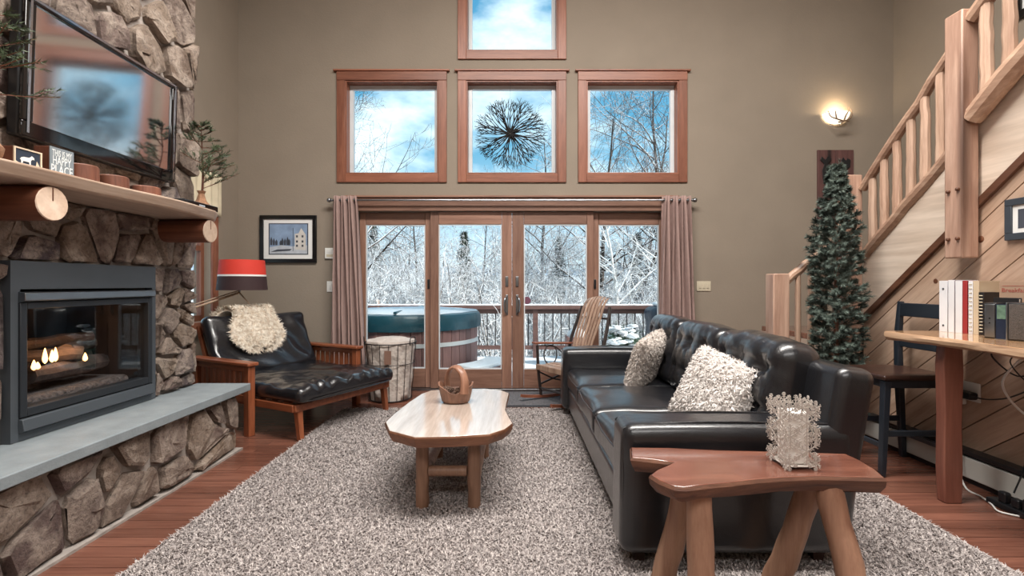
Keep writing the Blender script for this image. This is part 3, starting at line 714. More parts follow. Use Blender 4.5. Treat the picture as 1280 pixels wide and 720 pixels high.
def bare_tree(seed, h, r, lean, levels, kids, up, spread, nside=3, forks=1, crook=.22, first=.25, twist=.72):
    rg = random.Random(seed); V = []; F = []
    def seg(P, Rr, n):
        v, f = tube_vf(P, Rr, n, cap=False); o = len(V); V.extend(v); F.extend([tuple(i+o for i in q) for q in f])
    def grow(p, d, ln, rad, lv):
        k = 7 if lv == 0 else (5 if lv == 1 else 3); P = [p.copy()]; Rr = [rad]; dirs = []
        q = p.copy(); dd = d.copy()
        for i in range(k):
            dd = (dd+Vector((rg.uniform(-1, 1), rg.uniform(-1, 1), rg.uniform(-1, 1)))*crook*(.45 if lv == 0 else 1)+Vector((0, 0, up*(.5 if lv else .2)))).normalized()
            q = q+dd*ln/k; P.append(q.copy()); Rr.append(max(.004, rad*(1-.82*(i+1)/k))); dirs.append(dd.copy())
        seg(P, Rr, 6 if lv == 0 else (4 if lv == 1 else nside))
        if lv >= levels: return
        nk = kids[lv]
        for j in range(nk):
            t = first+(1-first)*(j+rg.random())/nk if lv == 0 else .2+.8*(j+rg.random())/nk
            i = min(k-1, int(t*k)); f = t*k-i; o = P[i].lerp(P[i+1], f); dd = dirs[i]; u, v_ = frame_of(dd); an = rg.uniform(0, 2*PI)
            nd = (dd*(1-spread)+(u*math.cos(an)+v_*math.sin(an))*spread*rg.uniform(.7, 1.3)).normalized()
            grow(o, nd, ln*rg.uniform(.32, .6)*(1.15-.55*t), max(.005, lerp(Rr[i], Rr[i+1], f)*.6), lv+1)
    for k in range(forks):
        grow(Vector((rg.uniform(-.15, .15)*(forks > 1), rg.uniform(-.15, .15)*(forks > 1), -.3)), Vector((rg.uniform(-lean, lean), rg.uniform(-lean, lean), 1)).normalized(), h*rg.uniform(.8, 1.05), r*rg.uniform(.8, 1.1), 0)
    return V, F
def mesh_of(name, vf, m):
    me = bpy.data.meshes.new(name); me.from_pydata(vf[0], [], vf[1]); me.materials.append(m); me.polygons.foreach_set('use_smooth', [True]*len(me.polygons)); return me
TALL = [mesh_of('tall_tree', bare_tree(s, 8, .10, .08, 3, (20, 9, 5), .10, .62), M_bdark) for s in (1, 2, 3)]
BIR = [mesh_of('birch', bare_tree(s, 8, .115, .08, 3, (16, 7, 4), .06, .6, first=.35), M_birch) for s in (11, 12)]
FRO = [mesh_of('frosted_tree', bare_tree(s, 6, .07, .22, 3, (15, 8, 5), .02, .75, forks=2, crook=.32, first=.1), M_bgrey) for s in (21, 22, 23, 24)]
SHR = [mesh_of('shrub', bare_tree(s, 2.6, .022, .5, 2, (10, 6), .05, .75, forks=9, crook=.35, first=.05), M_bgrey) for s in (31, 32, 33)]
tg = random.Random(5)
def spot(q): return 'beyond the hot tub' if q < -.1 else ('beyond the covered grill' if q > .24 else 'beyond the open deck railing')
def plant(me, name, label, cat, x, y, sc, rz, group):
    o = link_mesh(name, me, None, None); o.location = (x, y, gz(x, y)); o.scale = (sc, sc, sc); o.rotation_euler.z = rz; return tag(o, label, cat, group)
for x, y, sc, k in ((-4.2, 13.5, 1.0, 0), (-3.0, 16, .62, 1), (4.1, 15.5, 1.12, 2), (2.6, 14.5, .98, 0), (5.6, 17, 1.15, 1), (6.3, 14, .9, 2), (1.2, 19, .9, 1), (-1.3, 20, .62, 2), (-6.8, 17, .9, 2), (9, 18, 1.1, 0), (-9.5, 18, 1.0, 1)):
    plant(TALL[k], 'bare_tree', 'tall dark bare tree rising out of the snowy woods', 'tree', x, y, sc, tg.uniform(0, 6), 'dark bare trees beyond the deck')
for x, y, sc, k in ((2.55, 12.0, .62, 0), (4.35, 13.0, .85, 1), (-4.8, 15, .55, 0)):
    plant(BIR[k], 'birch_tree', 'white-barked birch tree standing beyond the deck railing', 'tree', x, y, sc, tg.uniform(0, 6), 'white birches beyond the deck')
for i in range(52):
    x = -8.5+17*(i+tg.random())/52; y = tg.uniform(11, 19); plant(FRO[i % 4], 'frosted_tree', 'snow-frosted leaning bare tree in the woods '+spot(x/y), 'tree', x, y, tg.uniform(.5, .78)*(y/15)**.5, tg.uniform(0, 6), 'snow-frosted trees in the woods')
for i in range(64):
    x = -8+16*(i+tg.random())/64; y = tg.uniform(9.8, 15); plant(SHR[i % 3], 'snowy_shrub', 'low snow-covered bare shrub '+spot(x/y), 'shrub', x, y, tg.uniform(.75, 1.25), tg.uniform(0, 6), 'snowy shrubs behind the railing')
# a few evergreens standing in the woods
def spruce_mesh(seed, h):
    rg = random.Random(seed); tw = []
    for i in range(420):
        z = h*rg.uniform(.06, .99); rr = (1-z/h)*h*.24+.05; an = rg.uniform(0, 2*PI); d = Vector((math.cos(an), math.sin(an), -.18+rg.uniform(-.15, .2)))
        tw.append((Vector((0, 0, z)), d, rr*rg.uniform(.7, 1.1)))
    v, f = needles(tw, .16, .012, 16, rg, .9); tv, tf = tube_vf([(0, 0, -.2), (0, 0, h)], [.09, .01], 6); o = len(v)
    return v+tv, f+[tuple(i+o for i in q) for q in tf]
SP = [mesh_of('spruce', spruce_mesh(s, 5), M_needle_d) for s in (2, 4)]
for x, y, sc, k in ((-1.45, 14.5, .74, 0), (1.55, 16, .72, 1), (4.3, 16.5, .74, 0), (.2, 17.5, .75, 1), (-5.2, 18, .8, 1), (7.5, 16, .8, 0)):
    plant(SP[k], 'spruce_tree', 'dark green spruce tree half hidden among the bare woods', 'tree', x, y, sc, tg.uniform(0, 6), 'spruces in the woods')
# ================================================================== SOFT HELPERS
def hair(name, pts, nrm, ln, wd, mat, parent, seed=1, lay=.6, curl=.5, world=False):
    """short fibres: two stacked triangles each, made in numpy"""
    g = np.random.default_rng(seed); P = np.array(pts, float); Nn = np.array(nrm, float); n = len(P)
    if world:
        r = root(parent); th = -r.rotation_euler.z; cs, sn = math.cos(th), math.sin(th); P = P-np.array(r.location)
        Rm = np.array(((cs, -sn, 0), (sn, cs, 0), (0, 0, 1))); P = P @ Rm.T; Nn = Nn @ Rm.T
    rv = g.normal(size=(n, 3)); tg_ = rv-Nn*np.sum(rv*Nn, 1)[:, None]; tg_ /= np.linalg.norm(tg_, axis=1)[:, None]+1e-9
    sd = np.cross(Nn, tg_); L_ = ln*g.uniform(.6, 1.25, (n, 1)); W_ = wd*g.uniform(.7, 1.2, (n, 1))
    mid = P+Nn*L_*.6+tg_*L_*lay*.35; tip = P+Nn*L_*(1-.35*curl)+tg_*L_*lay+sd*L_*curl*g.uniform(-.5, .5, (n, 1))
    V = np.stack([P-sd*W_, P+sd*W_, mid+sd*W_*.9, mid-sd*W_*.9, tip], 1).reshape(-1, 3)
    me = bpy.data.meshes.new(name); me.vertices.add(5*n); me.vertices.foreach_set('co', V.ravel())
    k = np.arange(n)[:, None]*5
    loops = np.concatenate([k+np.array([[0, 1, 2, 3]]), k+np.array([[3, 2, 4]])], 1).ravel()
    me.loops.add(7*n); me.loops.foreach_set('vertex_index', loops.astype(np.int32))
    st_ = np.stack([np.arange(n)*7, np.arange(n)*7+4], 1).ravel()
    me.polygons.add(2*n); me.polygons.foreach_set('loop_start', st_.astype(np.int32))
    me.update(calc_edges=True); me.validate(); me.polygons.foreach_set('use_smooth', [True]*len(me.polygons))
    return link_mesh(name, me, mat, parent)
def tri_sample(vf, n, seed=1):
    g = np.random.default_rng(seed); V = np.array(vf[0], float); T_ = []
    for f in vf[1]:
        for i in range(1, len(f)-1): T_.append((f[0], f[i], f[i+1]))
    T_ = np.array(T_); a, b_, c_ = V[T_[:, 0]], V[T_[:, 1]], V[T_[:, 2]]; cr_ = np.cross(b_-a, c_-a); ar = np.linalg.norm(cr_, axis=1)
    i = g.choice(len(T_), n, p=ar/ar.sum()); r1 = np.sqrt(g.random((n, 1))); r2 = g.random((n, 1))
    P = (1-r1)*a[i]+r1*(1-r2)*b_[i]+r1*r2*c_[i]; nn = cr_[i]/(ar[i][:, None]+1e-12); return P, nn
def fuzzy(name, c1, c2, scale, rough=.9):
    m, t, p = base(name, rough, 0, .2); v, rn = coords(t, (1, 1, 1)); t.links.new(ramp(t, noise_n(t, v, scale, 3, .7), [(.36, c1), (.62, c2)]), p.inputs['Base Color']); return m
# ================================================================== RUGS
RX0, RX1, RY0, RY1 = -1.672, 2.175, 1.0, 4.755
M_rug = fuzzy('rug_pile', srgb(84, 76, 76), srgb(206, 197, 193), 70); M_rugb = plain('rug_backing', srgb(150, 140, 136), .95)
rug = thing('area_rug', 'large grey beige shag rug under sofa and coffee table', 'rug', (0, 3, 0))
obj('backing', bb_vf(RX0, RX1, RY0, RY1, .001, .012), M_rugb, rug, world=True, smooth=0)
g = np.random.default_rng(4); n = 270000
px_ = g.uniform(RX0+.012, RX1-.02, n); py_ = RY0+.015+(RY1-RY0-.015)*g.random(n)**.92
hp = hair('pile', np.stack([px_, py_, np.full(n, .010)], 1), np.tile([[0, 0, 1.]], (n, 1)),   .021, .0030, M_rug, rug, 3, 1.1, .6, world=True); hp['kind'] = 'stuff'
mat_ = thing('door_mat', 'dark grey woven mat on the floor before the glass doors', 'mat', (.35, 5.2, 0))
M_mat = fuzzy('mat_pile', srgb(70, 70, 74), srgb(112, 110, 112), 90)
obj('weave', bb_vf(-.12, 1.05, 4.86, 5.56, .001, .012), M_mat, mat_, world=True, bevel=.004)
for yy in (4.86, 5.53): obj('border', bb_vf(-.12, 1.05, yy, yy+.03, .0125, .015), M_gun2, mat_, world=True, smooth=0)

# ================================================================== MANTEL
mt = thing('mantel_shelf', 'thick live-edge wood mantel shelf on two log brackets', 'mantel', (-2.25, 2.3, 1.45)); MZ = 1.755
mr = random.Random(9); fr = [(-2.03+.028*math.sin(2.6*y+.6)+.012*math.sin(7.1*y), y) for y in [1.0+.1*i for i in range(24)]]
poly = [(XC+.005, 1.0)]+fr+[(-2.06, 3.36), (-2.10, 3.44), (-2.2, 3.47), (-2.33, 3.46), (XC+.005, 3.45)]
b = MB(); b.add(prism_vf(poly, 1.692, MZ))
b.v = [(x-(.03 if z < 1.7 and x > -2.3 else 0)+.0, y, z) for x, y, z in b.v]
b.build('slab', M_mantel, mt, world=True, bevel=.012, seg=3)
for yy in (2.165, 3.30):
    lg = obj('log_bracket', xf(tube_vf([(XC+.005, yy, 1.612), (-2.2, yy, 1.615), (-2.075, yy, 1.612)], [.078, .081, .078], 20), T()), M_mlog, mt, world=True)
    ed = obj('cut_end', tube_vf([(-2.075, yy, 1.612), (-2.071, yy, 1.612)], [.0775, .074], 20), M_logend, lg, world=True)
    obj('crack', bb_vf(-2.0712, -2.0695, yy-.003, yy+.003, 1.625, 1.684), M_trim, lg, world=True, smooth=0)
def mantel_thing(name, label, cat, x, y): return thing(name, label, cat, (x, y, MZ))
M_shadow = wood('box_frame_wood', srgb(84, 46, 34), srgb(120, 72, 52), 'z', .5)
M_cream = plain('cream_paint', srgb(216, 196, 172), .6); M_navy = plain('navy_print', srgb(40, 50, 66), .6)
a = mantel_thing('shadow_box', 'small framed picture of a pale horse on mantel', 'picture', -2.18, 2.13)
obj('box', bb_vf(-.035, .03, -.062, .062, 0, .092), M_shadow, a, bevel=.002)
b = MB(); b.add(bb_vf(.03, .035, -.062, .062, 0, .006)).add(bb_vf(.03, .035, -.062, .062, .086, .092)).add(bb_vf(.03, .035, -.062, -.055, .006, .086)).add(bb_vf(.03, .035, .055, .062, .006, .086)); b.build('front_frame', M_cream, a, smooth=0)
obj('print', bb_vf(.03, .0315, -.055, .055, .006, .086), M_navy, a, smooth=0)
obj('ground_print', xf(prism_vf([(-.055, .006), (.055, .006), (.055, .022), (.04, .048), (.034, .02), (.02, .026), (0, .014), (-.03, .02), (-.055, .032)], .0316, .0325), YZX), M_cream, a, smooth=0)
obj('horse_print', xf(prism_vf([(-.03, .026), (-.025, .026), (-.022, .036), (.004, .036), (.006, .024), (.011, .024), (.012, .044), (.02, .052), (.028, .05), (.026, .06), (.016, .066), (.006, .056), (-.02, .054), (-.03, .05), (-.036, .04), (-.031, .04)], .0326, .0334), YZX), M_white, a, smooth=0)
def text_vf(s, size, ext=.0006):
    cu = bpy.data.curves.new('text', 'FONT'); cu.body = s; cu.size = size; cu.extrude = ext; cu.align_x = 'CENTER'; cu.resolution_u = 2
    o = bpy.data.objects.new('text', cu); C.objects.link(o); bpy.context.view_layer.update()
    me = bpy.data.meshes.new_from_object(o.evaluated_get(bpy.context.evaluated_depsgraph_get()))
    vf = ([tuple(v.co) for v in me.vertices], [tuple(q.vertices) for q in me.polygons])
    bpy.data.objects.remove(o); bpy.data.curves.remove(cu); bpy.data.meshes.remove(me); return vf
M_sign = plain('sign_grey', srgb(122, 132, 138), .6, var=.08); M_lett = plain('sign_letters', srgb(226, 230, 230), .6, var=.03)
a = mantel_thing('word_sign', 'grey box sign with white lettering on mantel', 'sign', -2.18, 2.293)
obj('box', bb_vf(-.045, .028, -.061, .061, 0, .139), M_shadow, a, bevel=.002); obj('face', bb_vf(.028, .031, -.061, .061, 0, .139), M_sign, a, smooth=0)
for s, z, h, wx in (('THIS IS MY', .098, .030, .100), ('HAPPY', .060, .038, .092), ('PLACE', .014, .044, .108)):
    vf = text_vf(s, h*1.4); xs = [v_[0] for v_ in vf[0]]; ys = [v_[1] for v_ in vf[0]]; sx_ = wx/(max(xs)-min(xs)); sy_ = h/(max(ys)-min(ys)); cxx = (max(xs)+min(xs))/2
    # letters face +X: text right runs along +Y
    obj('lettering', ([(.0313+v_[2], (v_[0]-cxx)*sx_, z+(v_[1]-min(ys))*sy_) for v_ in vf[0]], vf[1]), M_lett, a, smooth=0)
M_block = wood('candle_block', srgb(96, 56, 42), srgb(140, 92, 72), 'z', .5)
for k, (yy, r, h, wd) in enumerate(((2.445, .068, .098, 'tallest'), (2.64, .068, .086, 'middle'), (2.87, .075, .074, 'lowest'))):
    a = mantel_thing('tealight_block', '%s of three round wooden tealight blocks under the television' % wd, 'candle holder', -2.19, yy); a['group'] = 'tealight blocks on the mantel'
    obj('block', lathe_vf([(r, 0), (r*1.02, h*.4), (r, h-.006), (r-.006, h), (.025, h), (.025, h-.012), (.001, h-.012)], 24), M_block, a)
    obj('tealight', lathe_vf([(.019, h-.012), (.019, h+.002), (.001, h+.001)], 16), M_white, a)
a = mantel_thing('cable_box', 'slim black set-top box at the end of the mantel', 'set-top box', -2.17, 3.24)
obj('body', rb_vf((.15, .36, .038), .004, 2, c=(0, 0, .024)), M_black, a); obj('front_panel', bb_vf(.0755, .078, -.175, .175, .008, .038), M_gloss, a, smooth=0)
obj('display', bb_vf(.0785, .0792, -.03, .03, .018, .028), plain('display_grey', srgb(150, 160, 170), .4), a, smooth=0)
for yy in (-.15, .15): obj('foot', bb_vf(-.05, .05, yy-.01, yy+.01, 0, .006), M_black, a, smooth=0)
M_burlap = plain('burlap', srgb(150, 112, 86), .95, var=.25, scale=60, bmp=.8, bscale=160)
M_spr = plain('tabletop_spruce_needle', srgb(62, 76, 50), .55, var=.4, scale=20)
def small_spruce(label, x, y, h, seed, sp_=.46):
    rg = random.Random(seed); a = mantel_thing('tabletop_spruce', label, 'plant', x, y)
    obj('burlap_base', lathe_vf([(.04, 0), (.055, .02), (.058, .05), (.03, .085), (.018, .13), (.028, .15), (.012, .15)], 14, lambda an, z: 1+.07*math.sin(5*an+30*z)), M_burlap, a)
    tr_ = spline([(0, 0, .08), (.01, .0, h*.4), (-.005, .015, h*.7), (.005, -.01, h)], 5); obj('stem', tube_vf(tr_, [lerp(.009, .002, i/(len(tr_)-1)) for i in range(len(tr_))], 6), M_mlog, a)
    tw = []; br = MB()
    for i in range(34):
        t_ = rg.uniform(.24, .96); o_ = tr_[min(len(tr_)-1, int(t_*len(tr_)))]; an = rg.uniform(0, 2*PI); L_ = (1.06-t_)*h*sp_+.03
        d = Vector((math.cos(an), math.sin(an), rg.uniform(.05, .7))).normalized(); d.x = abs(d.x) if x+o_.x+d.x*L_ < XC+.11 else d.x; e = Vector(o_)+d*L_
        br.add(tube_vf([o_, Vector(o_)+d*L_*.5+Vector((0, 0, -.005)), e], [.003, .0025, .0015], 4)); tw.append((Vector(o_)+d*L_*.15, d, L_*.85))
        for q in range(3):
            d2 = (d+Vector((rg.uniform(-.7, .7), rg.uniform(-.7, .7), rg.uniform(-.2, .5)))).normalized(); d2.x = max(d2.x, -.1); tw.append((Vector(o_)+d*L_*rg.uniform(.3, .8), d2, L_*.4))
    tw.append((Vector(tr_[-6]), Vector((0, 0, 1)), .12))
    br.build('branches', M_mlog, a); obj('needles', needles(tw, .026, .0026, 20, rg, .75), M_spr, a, smooth=0)
small_spruce('small bare-stemmed spruce in burlap at the window end of mantel', -2.19, 3.385, .60, 5)
small_spruce('fuller spruce sprig in burlap beside the television on mantel', -2.12, 1.93, .78, 8, .33)

# ================================================================== TELEVISION
tvm = thing('television', 'wide glossy black flat television mounted above the mantel', 'television', (-2.33, 2.777, 1.95), R(2.2))
M_screen = plain('tv_screen', srgb(30, 38, 48), .08, spec=1.0, var=.02); M_screen.node_tree.nodes['Principled BSDF'].inputs['Coat Weight'].default_value = 1; M_screen.node_tree.nodes['Principled BSDF'].inputs['Coat Roughness'].default_value = .07; M_screen.node_tree.nodes['Principled BSDF'].inputs['IOR'].default_value = 4.2
Mt = Ry(R(1.8))
obj('cabinet', xf(bb_vf(-.05, .008, -.545, .535, -.005, .665), Mt), M_black, tvm, bevel=.012)
b = MB(); w0, w1, h0, h1 = -.545, .535, -.005, .665; s0, s1, q0, q1 = -.488, .482, .070, .632
b.add(bb_vf(.008, .026, w0, w1, h0, q0)).add(bb_vf(.008, .026, w0, w1, q1, h1)).add(bb_vf(.008, .026, w0, s0, q0, q1)).add(bb_vf(.008, .026, s1, w1, q0, q1))
obj('bezel', xf((b.v, b.f), Mt), M_gloss, tvm, bevel=.006)
obj('screen', xf(bb_vf(.008, .014, s0, s1, q0, q1), Mt), M_screen, tvm, smooth=0)
for q_ in (s1+.022, s0-.034): obj('chrome_strip', xf(bb_vf(.026, .029, q_, q_+.012, h0+.02, h1-.02), Mt), M_chrome, tvm, smooth=0)
obj('chrome_edge', xf(bb_vf(.026, .029, w0+.02, w1-.02, h1-.018, h1-.006), Mt), M_chrome, tvm, smooth=0)
obj('wall_mount', bb_vf(-.085, -.05, -.15, .15, .2, .45), M_black, tvm, smooth=0)

# ================================================================== FUTON CHAIR
fu = thing('futon_lounger', 'wide wooden lounger with crumpled black leather cushions', 'chair', (-1.89, 4.475, 0), R(-27.2))
def slatted_arm(s):
    for x, top in ((0, .575), (-.72, .575)): obj('leg', bb_vf(x-.035, x+.03, s-.03, s+.03, 0, top), M_cherry, fu, bevel=.005)
    obj('arm_rest', bb_vf(-.78, .05, s-.05, s+.05, .575, .605), M_cherryx, fu, bevel=.008)
    obj('arm_rail', bb_vf(-.69, -.035, s-.02, s+.02, .27, .33), M_cherryx, fu, bevel=.004)
    obj('arm_rail', bb_vf(-.69, -.035, s-.02, s+.02, .525, .575), M_cherryx, fu, bevel=.004)
    for i in range(9): obj('arm_slat', bb_vf(-.655+.07*i, -.615+.07*i, s-.01, s+.01, .33, .525), M_cherry, fu, bevel=.002)
slatted_arm(-.59); slatted_arm(.59)
obj('seat_rail', bb_vf(.44, .49, -.54, .54, .235, .295), M_cherryx, fu, bevel=.006)
for s in (-.53, .53): obj('side_rail', bb_vf(-.7, .47, s-.022, s+.022, .235, .295), M_cherryx, fu, bevel=.006)
for s in (-.49, .49): obj('leg', xf(tube_vf([(.45, s, .29), (.49, s, 0)], [.036, .026], 4), T()), M_cherry, fu, smooth=0)
for i in range(7): obj('deck_slat', bb_vf(-.6+.15*i, -.52+.15*i, -.5, .5, .285, .30), M_cherryx, fu, smooth=0)
def crump(x, y, z, sx_=1.0):
    e = max(0, (x-.1)/.45); up_ = 1 if z > 0 else 0
    w_ = .022*e*math.sin(46*(y+.07*noise.noise((y*5, x*2, 8)))+4*noise.noise((x*5, y*4, 1))+3*x)*(.55+.9*noise.noise((y*6, x*3, 5)))*max(0, math.cos((x-.42)*3))+.018*noise.noise((x*5, y*5, 2))+.012*noise.noise((x*11, y*11, 4))
    return (x, y, z+up_*(w_+.02*(1-(y/.54)**2)))
cu_ = obj('seat_cushion', rb_vf((1.15, 1.10, .125), .055, 44, crump, c=(-.02, 0, .365)), M_leather2, fu, smooth=80)
obj('piping', tube_vf([(.53, -.52, .322), (.555, -.4, .318), (.56, 0, .316), (.555, .4, .318), (.53, .52, .322)], .007, 6), M_leather2, fu)
def crump2(x, y, z):
    w_ = .03*noise.noise((y*3, z*4+y*2, 6))+.02*noise.noise((y*7+z*5, z*6, 9))+.02*math.sin(9*(y-z*1.4))*max(0, .3-abs(z))
    return (x+(w_ if x > 0 else 0)+.03*(z/.3)**2*(1 if z < 0 else 0), y, z+(.02*noise.noise((y*3, 0, 1)) if z > .15 else 0))
obj('back_cushion', xf(rb_vf((.13, 1.06, .60), .055, 36, crump2), T(-.665, 0, .665) @ Ry(R(-24))), M_leather2, fu, smooth=80)
for s in (-.5, .5): obj('back_post', tube_vf([(-.60, s, .26), (-.86, s, .86)], [.032, .026], 4), M_cherry, fu, smooth=0)
for z, x in ((.42, -.69), (.62, -.77), (.82, -.85)): obj('back_rail', bb_vf(x-.012, x+.012, -.5, .5, z-.03, z+.03), M_cherryx, fu, smooth=0)
# sheepskin over the back
M_fleece = fuzzy('sheepskin', srgb(216, 198, 176), srgb(248, 240, 226), 30)
sk = thing('sheepskin', 'cream sheepskin throw draped over the lounger back', 'throw', (-1.89, 4.475, .96), R(-27.2))
path = spline([(-.93, 0, -.28), (-.885, 0, -.08), (-.83, 0, .015), (-.74, 0, .035), (-.665, 0, -.05), (-.60, 0, -.20), (-.555, 0, -.31)], 6); b = MB(); nb = 22
for i, p_ in enumerate(path):
    t_ = i/(len(path)-1)
    for j in range(nb+1):
        v_ = j/nb*2-1; wv = .25*math.sqrt(max(.02, 1-(max(0, t_-.72)/.285)**2))*(1+.18*math.sin(7*t_+1)+.1*noise.noise((t_*4, (v_ > 0)*3, 2)))*(1-.35*max(0, t_-.8)/.2*abs(v_)**2)
        if t_ > .88: pass
        b.v.append((p_.x+.02*noise.noise((t_*5, v_*3, 1)), -.09+v_*wv, p_.z+.012*noise.noise((t_*6, v_*4, 3))-(.05*abs(v_)**3)*(t_ > .6)))
for i in range(len(path)-1):
    for j in range(nb): q = i*(nb+1)+j; b.f.append((q, q+1, q+nb+2, q+nb+1))
sko = obj('hide', (b.v, b.f), M_fleece, sk, smooth=80); so = sko.modifiers.new('thick', 'SOLIDIFY'); so.thickness = .012; so.offset = 0
P_, N_ = tri_sample((b.v, b.f), 24000, 2)
if (N_[:, 2].mean()) < 0: N_ = -N_
hh = hair('fleece', P_, N_, .062, .0036, M_fleece, sk, 5, .75, 1.0); hh['kind'] = 'stuff'

# ================================================================== FLOOR LAMP
M_red = plain('red_shade', srgb(206, 58, 44), .75, var=.05, bmp=.3, bscale=300, bdist=.001); M_brown = plain('brown_shade', srgb(52, 32, 34), .75, var=.08)
for m_ in (M_red, M_brown): pass
lm = thing('floor_lamp', 'floor lamp with red and brown drum shade on swing arm', 'lamp', (-3.06, 4.42, 0))
def wp(par, name, vf, m, **k): return obj(name, vf, m, par, world=True, **k)
wp(lm, 'base', xf(lathe_vf([(.13, 0), (.13, .015), (.02, .03), (.012, .05)], 28), T(-3.06, 4.42, 0)), M_steel)
wp(lm, 'pole', tube_vf([(-3.06, 4.42, .03), (-3.06, 4.42, 1.02)], .011, 10), M_steel)
M_oak = wood('lamp_arm_oak', srgb(150, 120, 96), srgb(196, 166, 138), 'x', .5, knots=False)
lx, ly = -2.668, 4.75
for dz, r in ((0, .011), (.035, .006)): wp(lm, 'swing_arm', tube_vf([(-3.06, 4.42, .985+dz), (lx-.02, ly-.02, 1.165+dz*.6)], r, 8), M_oak)
wp(lm, 'arm_tail', tube_vf([(lx-.02, ly-.02, 1.165), (lx+.10, ly-.06, 1.06)], [.009, .003], 6), M_oak)
wp(lm, 'shade_stem', tube_vf([(lx-.02, ly-.02, 1.16), (lx, ly, 1.30)], .008, 6), M_steel)
Ms = T(lx, ly, 1.19)
wp(lm, 'shade_lower', xf(lathe_vf([(.218, 0), (.226, .0), (.213, .135), (.207, .135)], 40), Ms), M_brown)
wp(lm, 'shade_stripe', xf(lathe_vf([(.207, .135), (.213, .135), (.2115, .152), (.2055, .152)], 40), Ms), M_white)
wp(lm, 'shade_upper', xf(lathe_vf([(.2055, .152), (.2115, .152), (.199, .295), (.193, .295)], 40), Ms), M_red)
wp(lm, 'bulb', xf(ell_vf(.03, .03, .045, (0, 0, .16), 12, 8), Ms), M_white)

# ================================================================== SOFA
SX0, SX1, SY0, SY1 = .475, 1.58, 2.05, 4.69
so_ = thing('leather_sofa', 'black tufted leather three-seat sofa on the grey rug', 'sofa', (1.03, 3.37, .012))
def S(name, vf, m=M_leather, **k): return obj(name, vf, m, so_, world=True, **k)
for x in (SX0+.09, SX1-.22):
    for y in (SY0+.1, SY1-.1): S('leg', tube_vf([(x, y, .10), (x, y, .012)], [.040, .028], 4), M_seat, smooth=0)
S('base', rb_vf((.95, SY1-SY0-.30, .20), .03, 6, c=((SX0+1.47)/2+.02, (SY0+SY1)/2, .195)), smooth=70)
def armf(x, y, z): return (x, y+.0*z, z+(.012*math.sin((x+.5)*3.1)) * (z > .1)-.018*(z > .1)*(x < -.4))
for y in (SY0+.115, SY1-.115):
    ar = S('arm', rb_vf((1.0, .23, .57), .055, 14, lambda x, y, z: (x+(.02*(z-.2)), y*(1+.05*(z > .1)), z-(.03*(x+.1)**2 if z > .15 else 0)), c=(SX0+.50, y, .365)), smooth=70)
    sg = -1 if y < 3 else 1
    for e_ in (-1, 1): obj('welt', tube_vf(spline([(SX0+.008, y+e_*.085, .12), (SX0+.006, y+e_*.088, .40), (SX0+.012, y+e_*.082, .585), (SX0+.05, y+e_*.075, .632), (SX0+.4, y+e_*.08, .651), (SX0+.9, y+e_*.08, .642)], 6), .005, 6), M_leather, ar, world=True)
cwid = (SY1-SY0-.46)/3
for k in range(3):
    yc = SY0+.23+cwid*(k+.5)
    cs_ = S('seat_cushion', rb_vf((.80, cwid-.006, .19), .06, 14, lambda x, y, z: (x+.02*(x < -.3)*(1-(y/.38)**2), y, z+(.028*(1-(y/.37)**2)*(1-(x/.44)**2)+.010*noise.noise((x*5, y*5+k*9, 1)) if z > 0 else 0)), c=(SX0+.425, yc, .365)), smooth=80)
    obj('seam', tube_vf([(SX0+.040, yc-cwid/2+.05, .432), (SX0+.022, yc, .436), (SX0+.040, yc+cwid/2-.05, .432)], .004, 6), M_leather, cs_, world=True)
bz = (-.085, .11); by = (-.22, 0, .22)
def tuft(k):
    def fn(x, y, z):
        d = 0
        if x < 0:
            for a_ in by:
                for c_ in bz:
                    dd = math.hypot(y-a_, z-c_); d += .034*math.exp(-(dd/.042)**2)+.008*math.exp(-(dd/.10)**2)*(1+.8*math.sin(7*math.atan2(z-c_, y-a_)+k))
            for c_ in bz: d += .006*math.exp(-((z-c_)/.022)**2)*(abs(y) < .3)
            for a_ in by: d += .005*math.exp(-((y-a_)/.02)**2)
            d -= .045*max(0, 1-(y/.36)**2)*max(0, 1-(z/.27)**2)
            d += .01*noise.noise((y*9, z*9, k*5))
        return (x+d, y, z+.02*max(0, 1-(y/.36)**2)*(z > .12)+.012*noise.noise((y*6, 1, k))*(z > .1))
    return fn
Mb = None
for k in range(3):
    yc = SY0+.23+cwid*(k+.5); Mb = T(SX0+.875, yc, .70) @ Ry(R(11))
    bc = S('back_cushion', xf(rb_vf((.23, cwid+.012, .53), .085, 34, tuft(k)), Mb), smooth=80)
    for a_ in by:
        for c_ in bz: obj('button', xf(ell_vf(.008, .014, .014, (-.073, a_, c_), 10, 6), Mb), M_leather, bc, world=True)
S('back_frame', xf(rb_vf((.17, SY1-SY0, .80), .05, 10, lambda x, y, z: (x+.05*max(0, z), y, z)), T(SX1-.155, (SY0+SY1)/2, .49) @ Ry(R(7))), smooth=70)
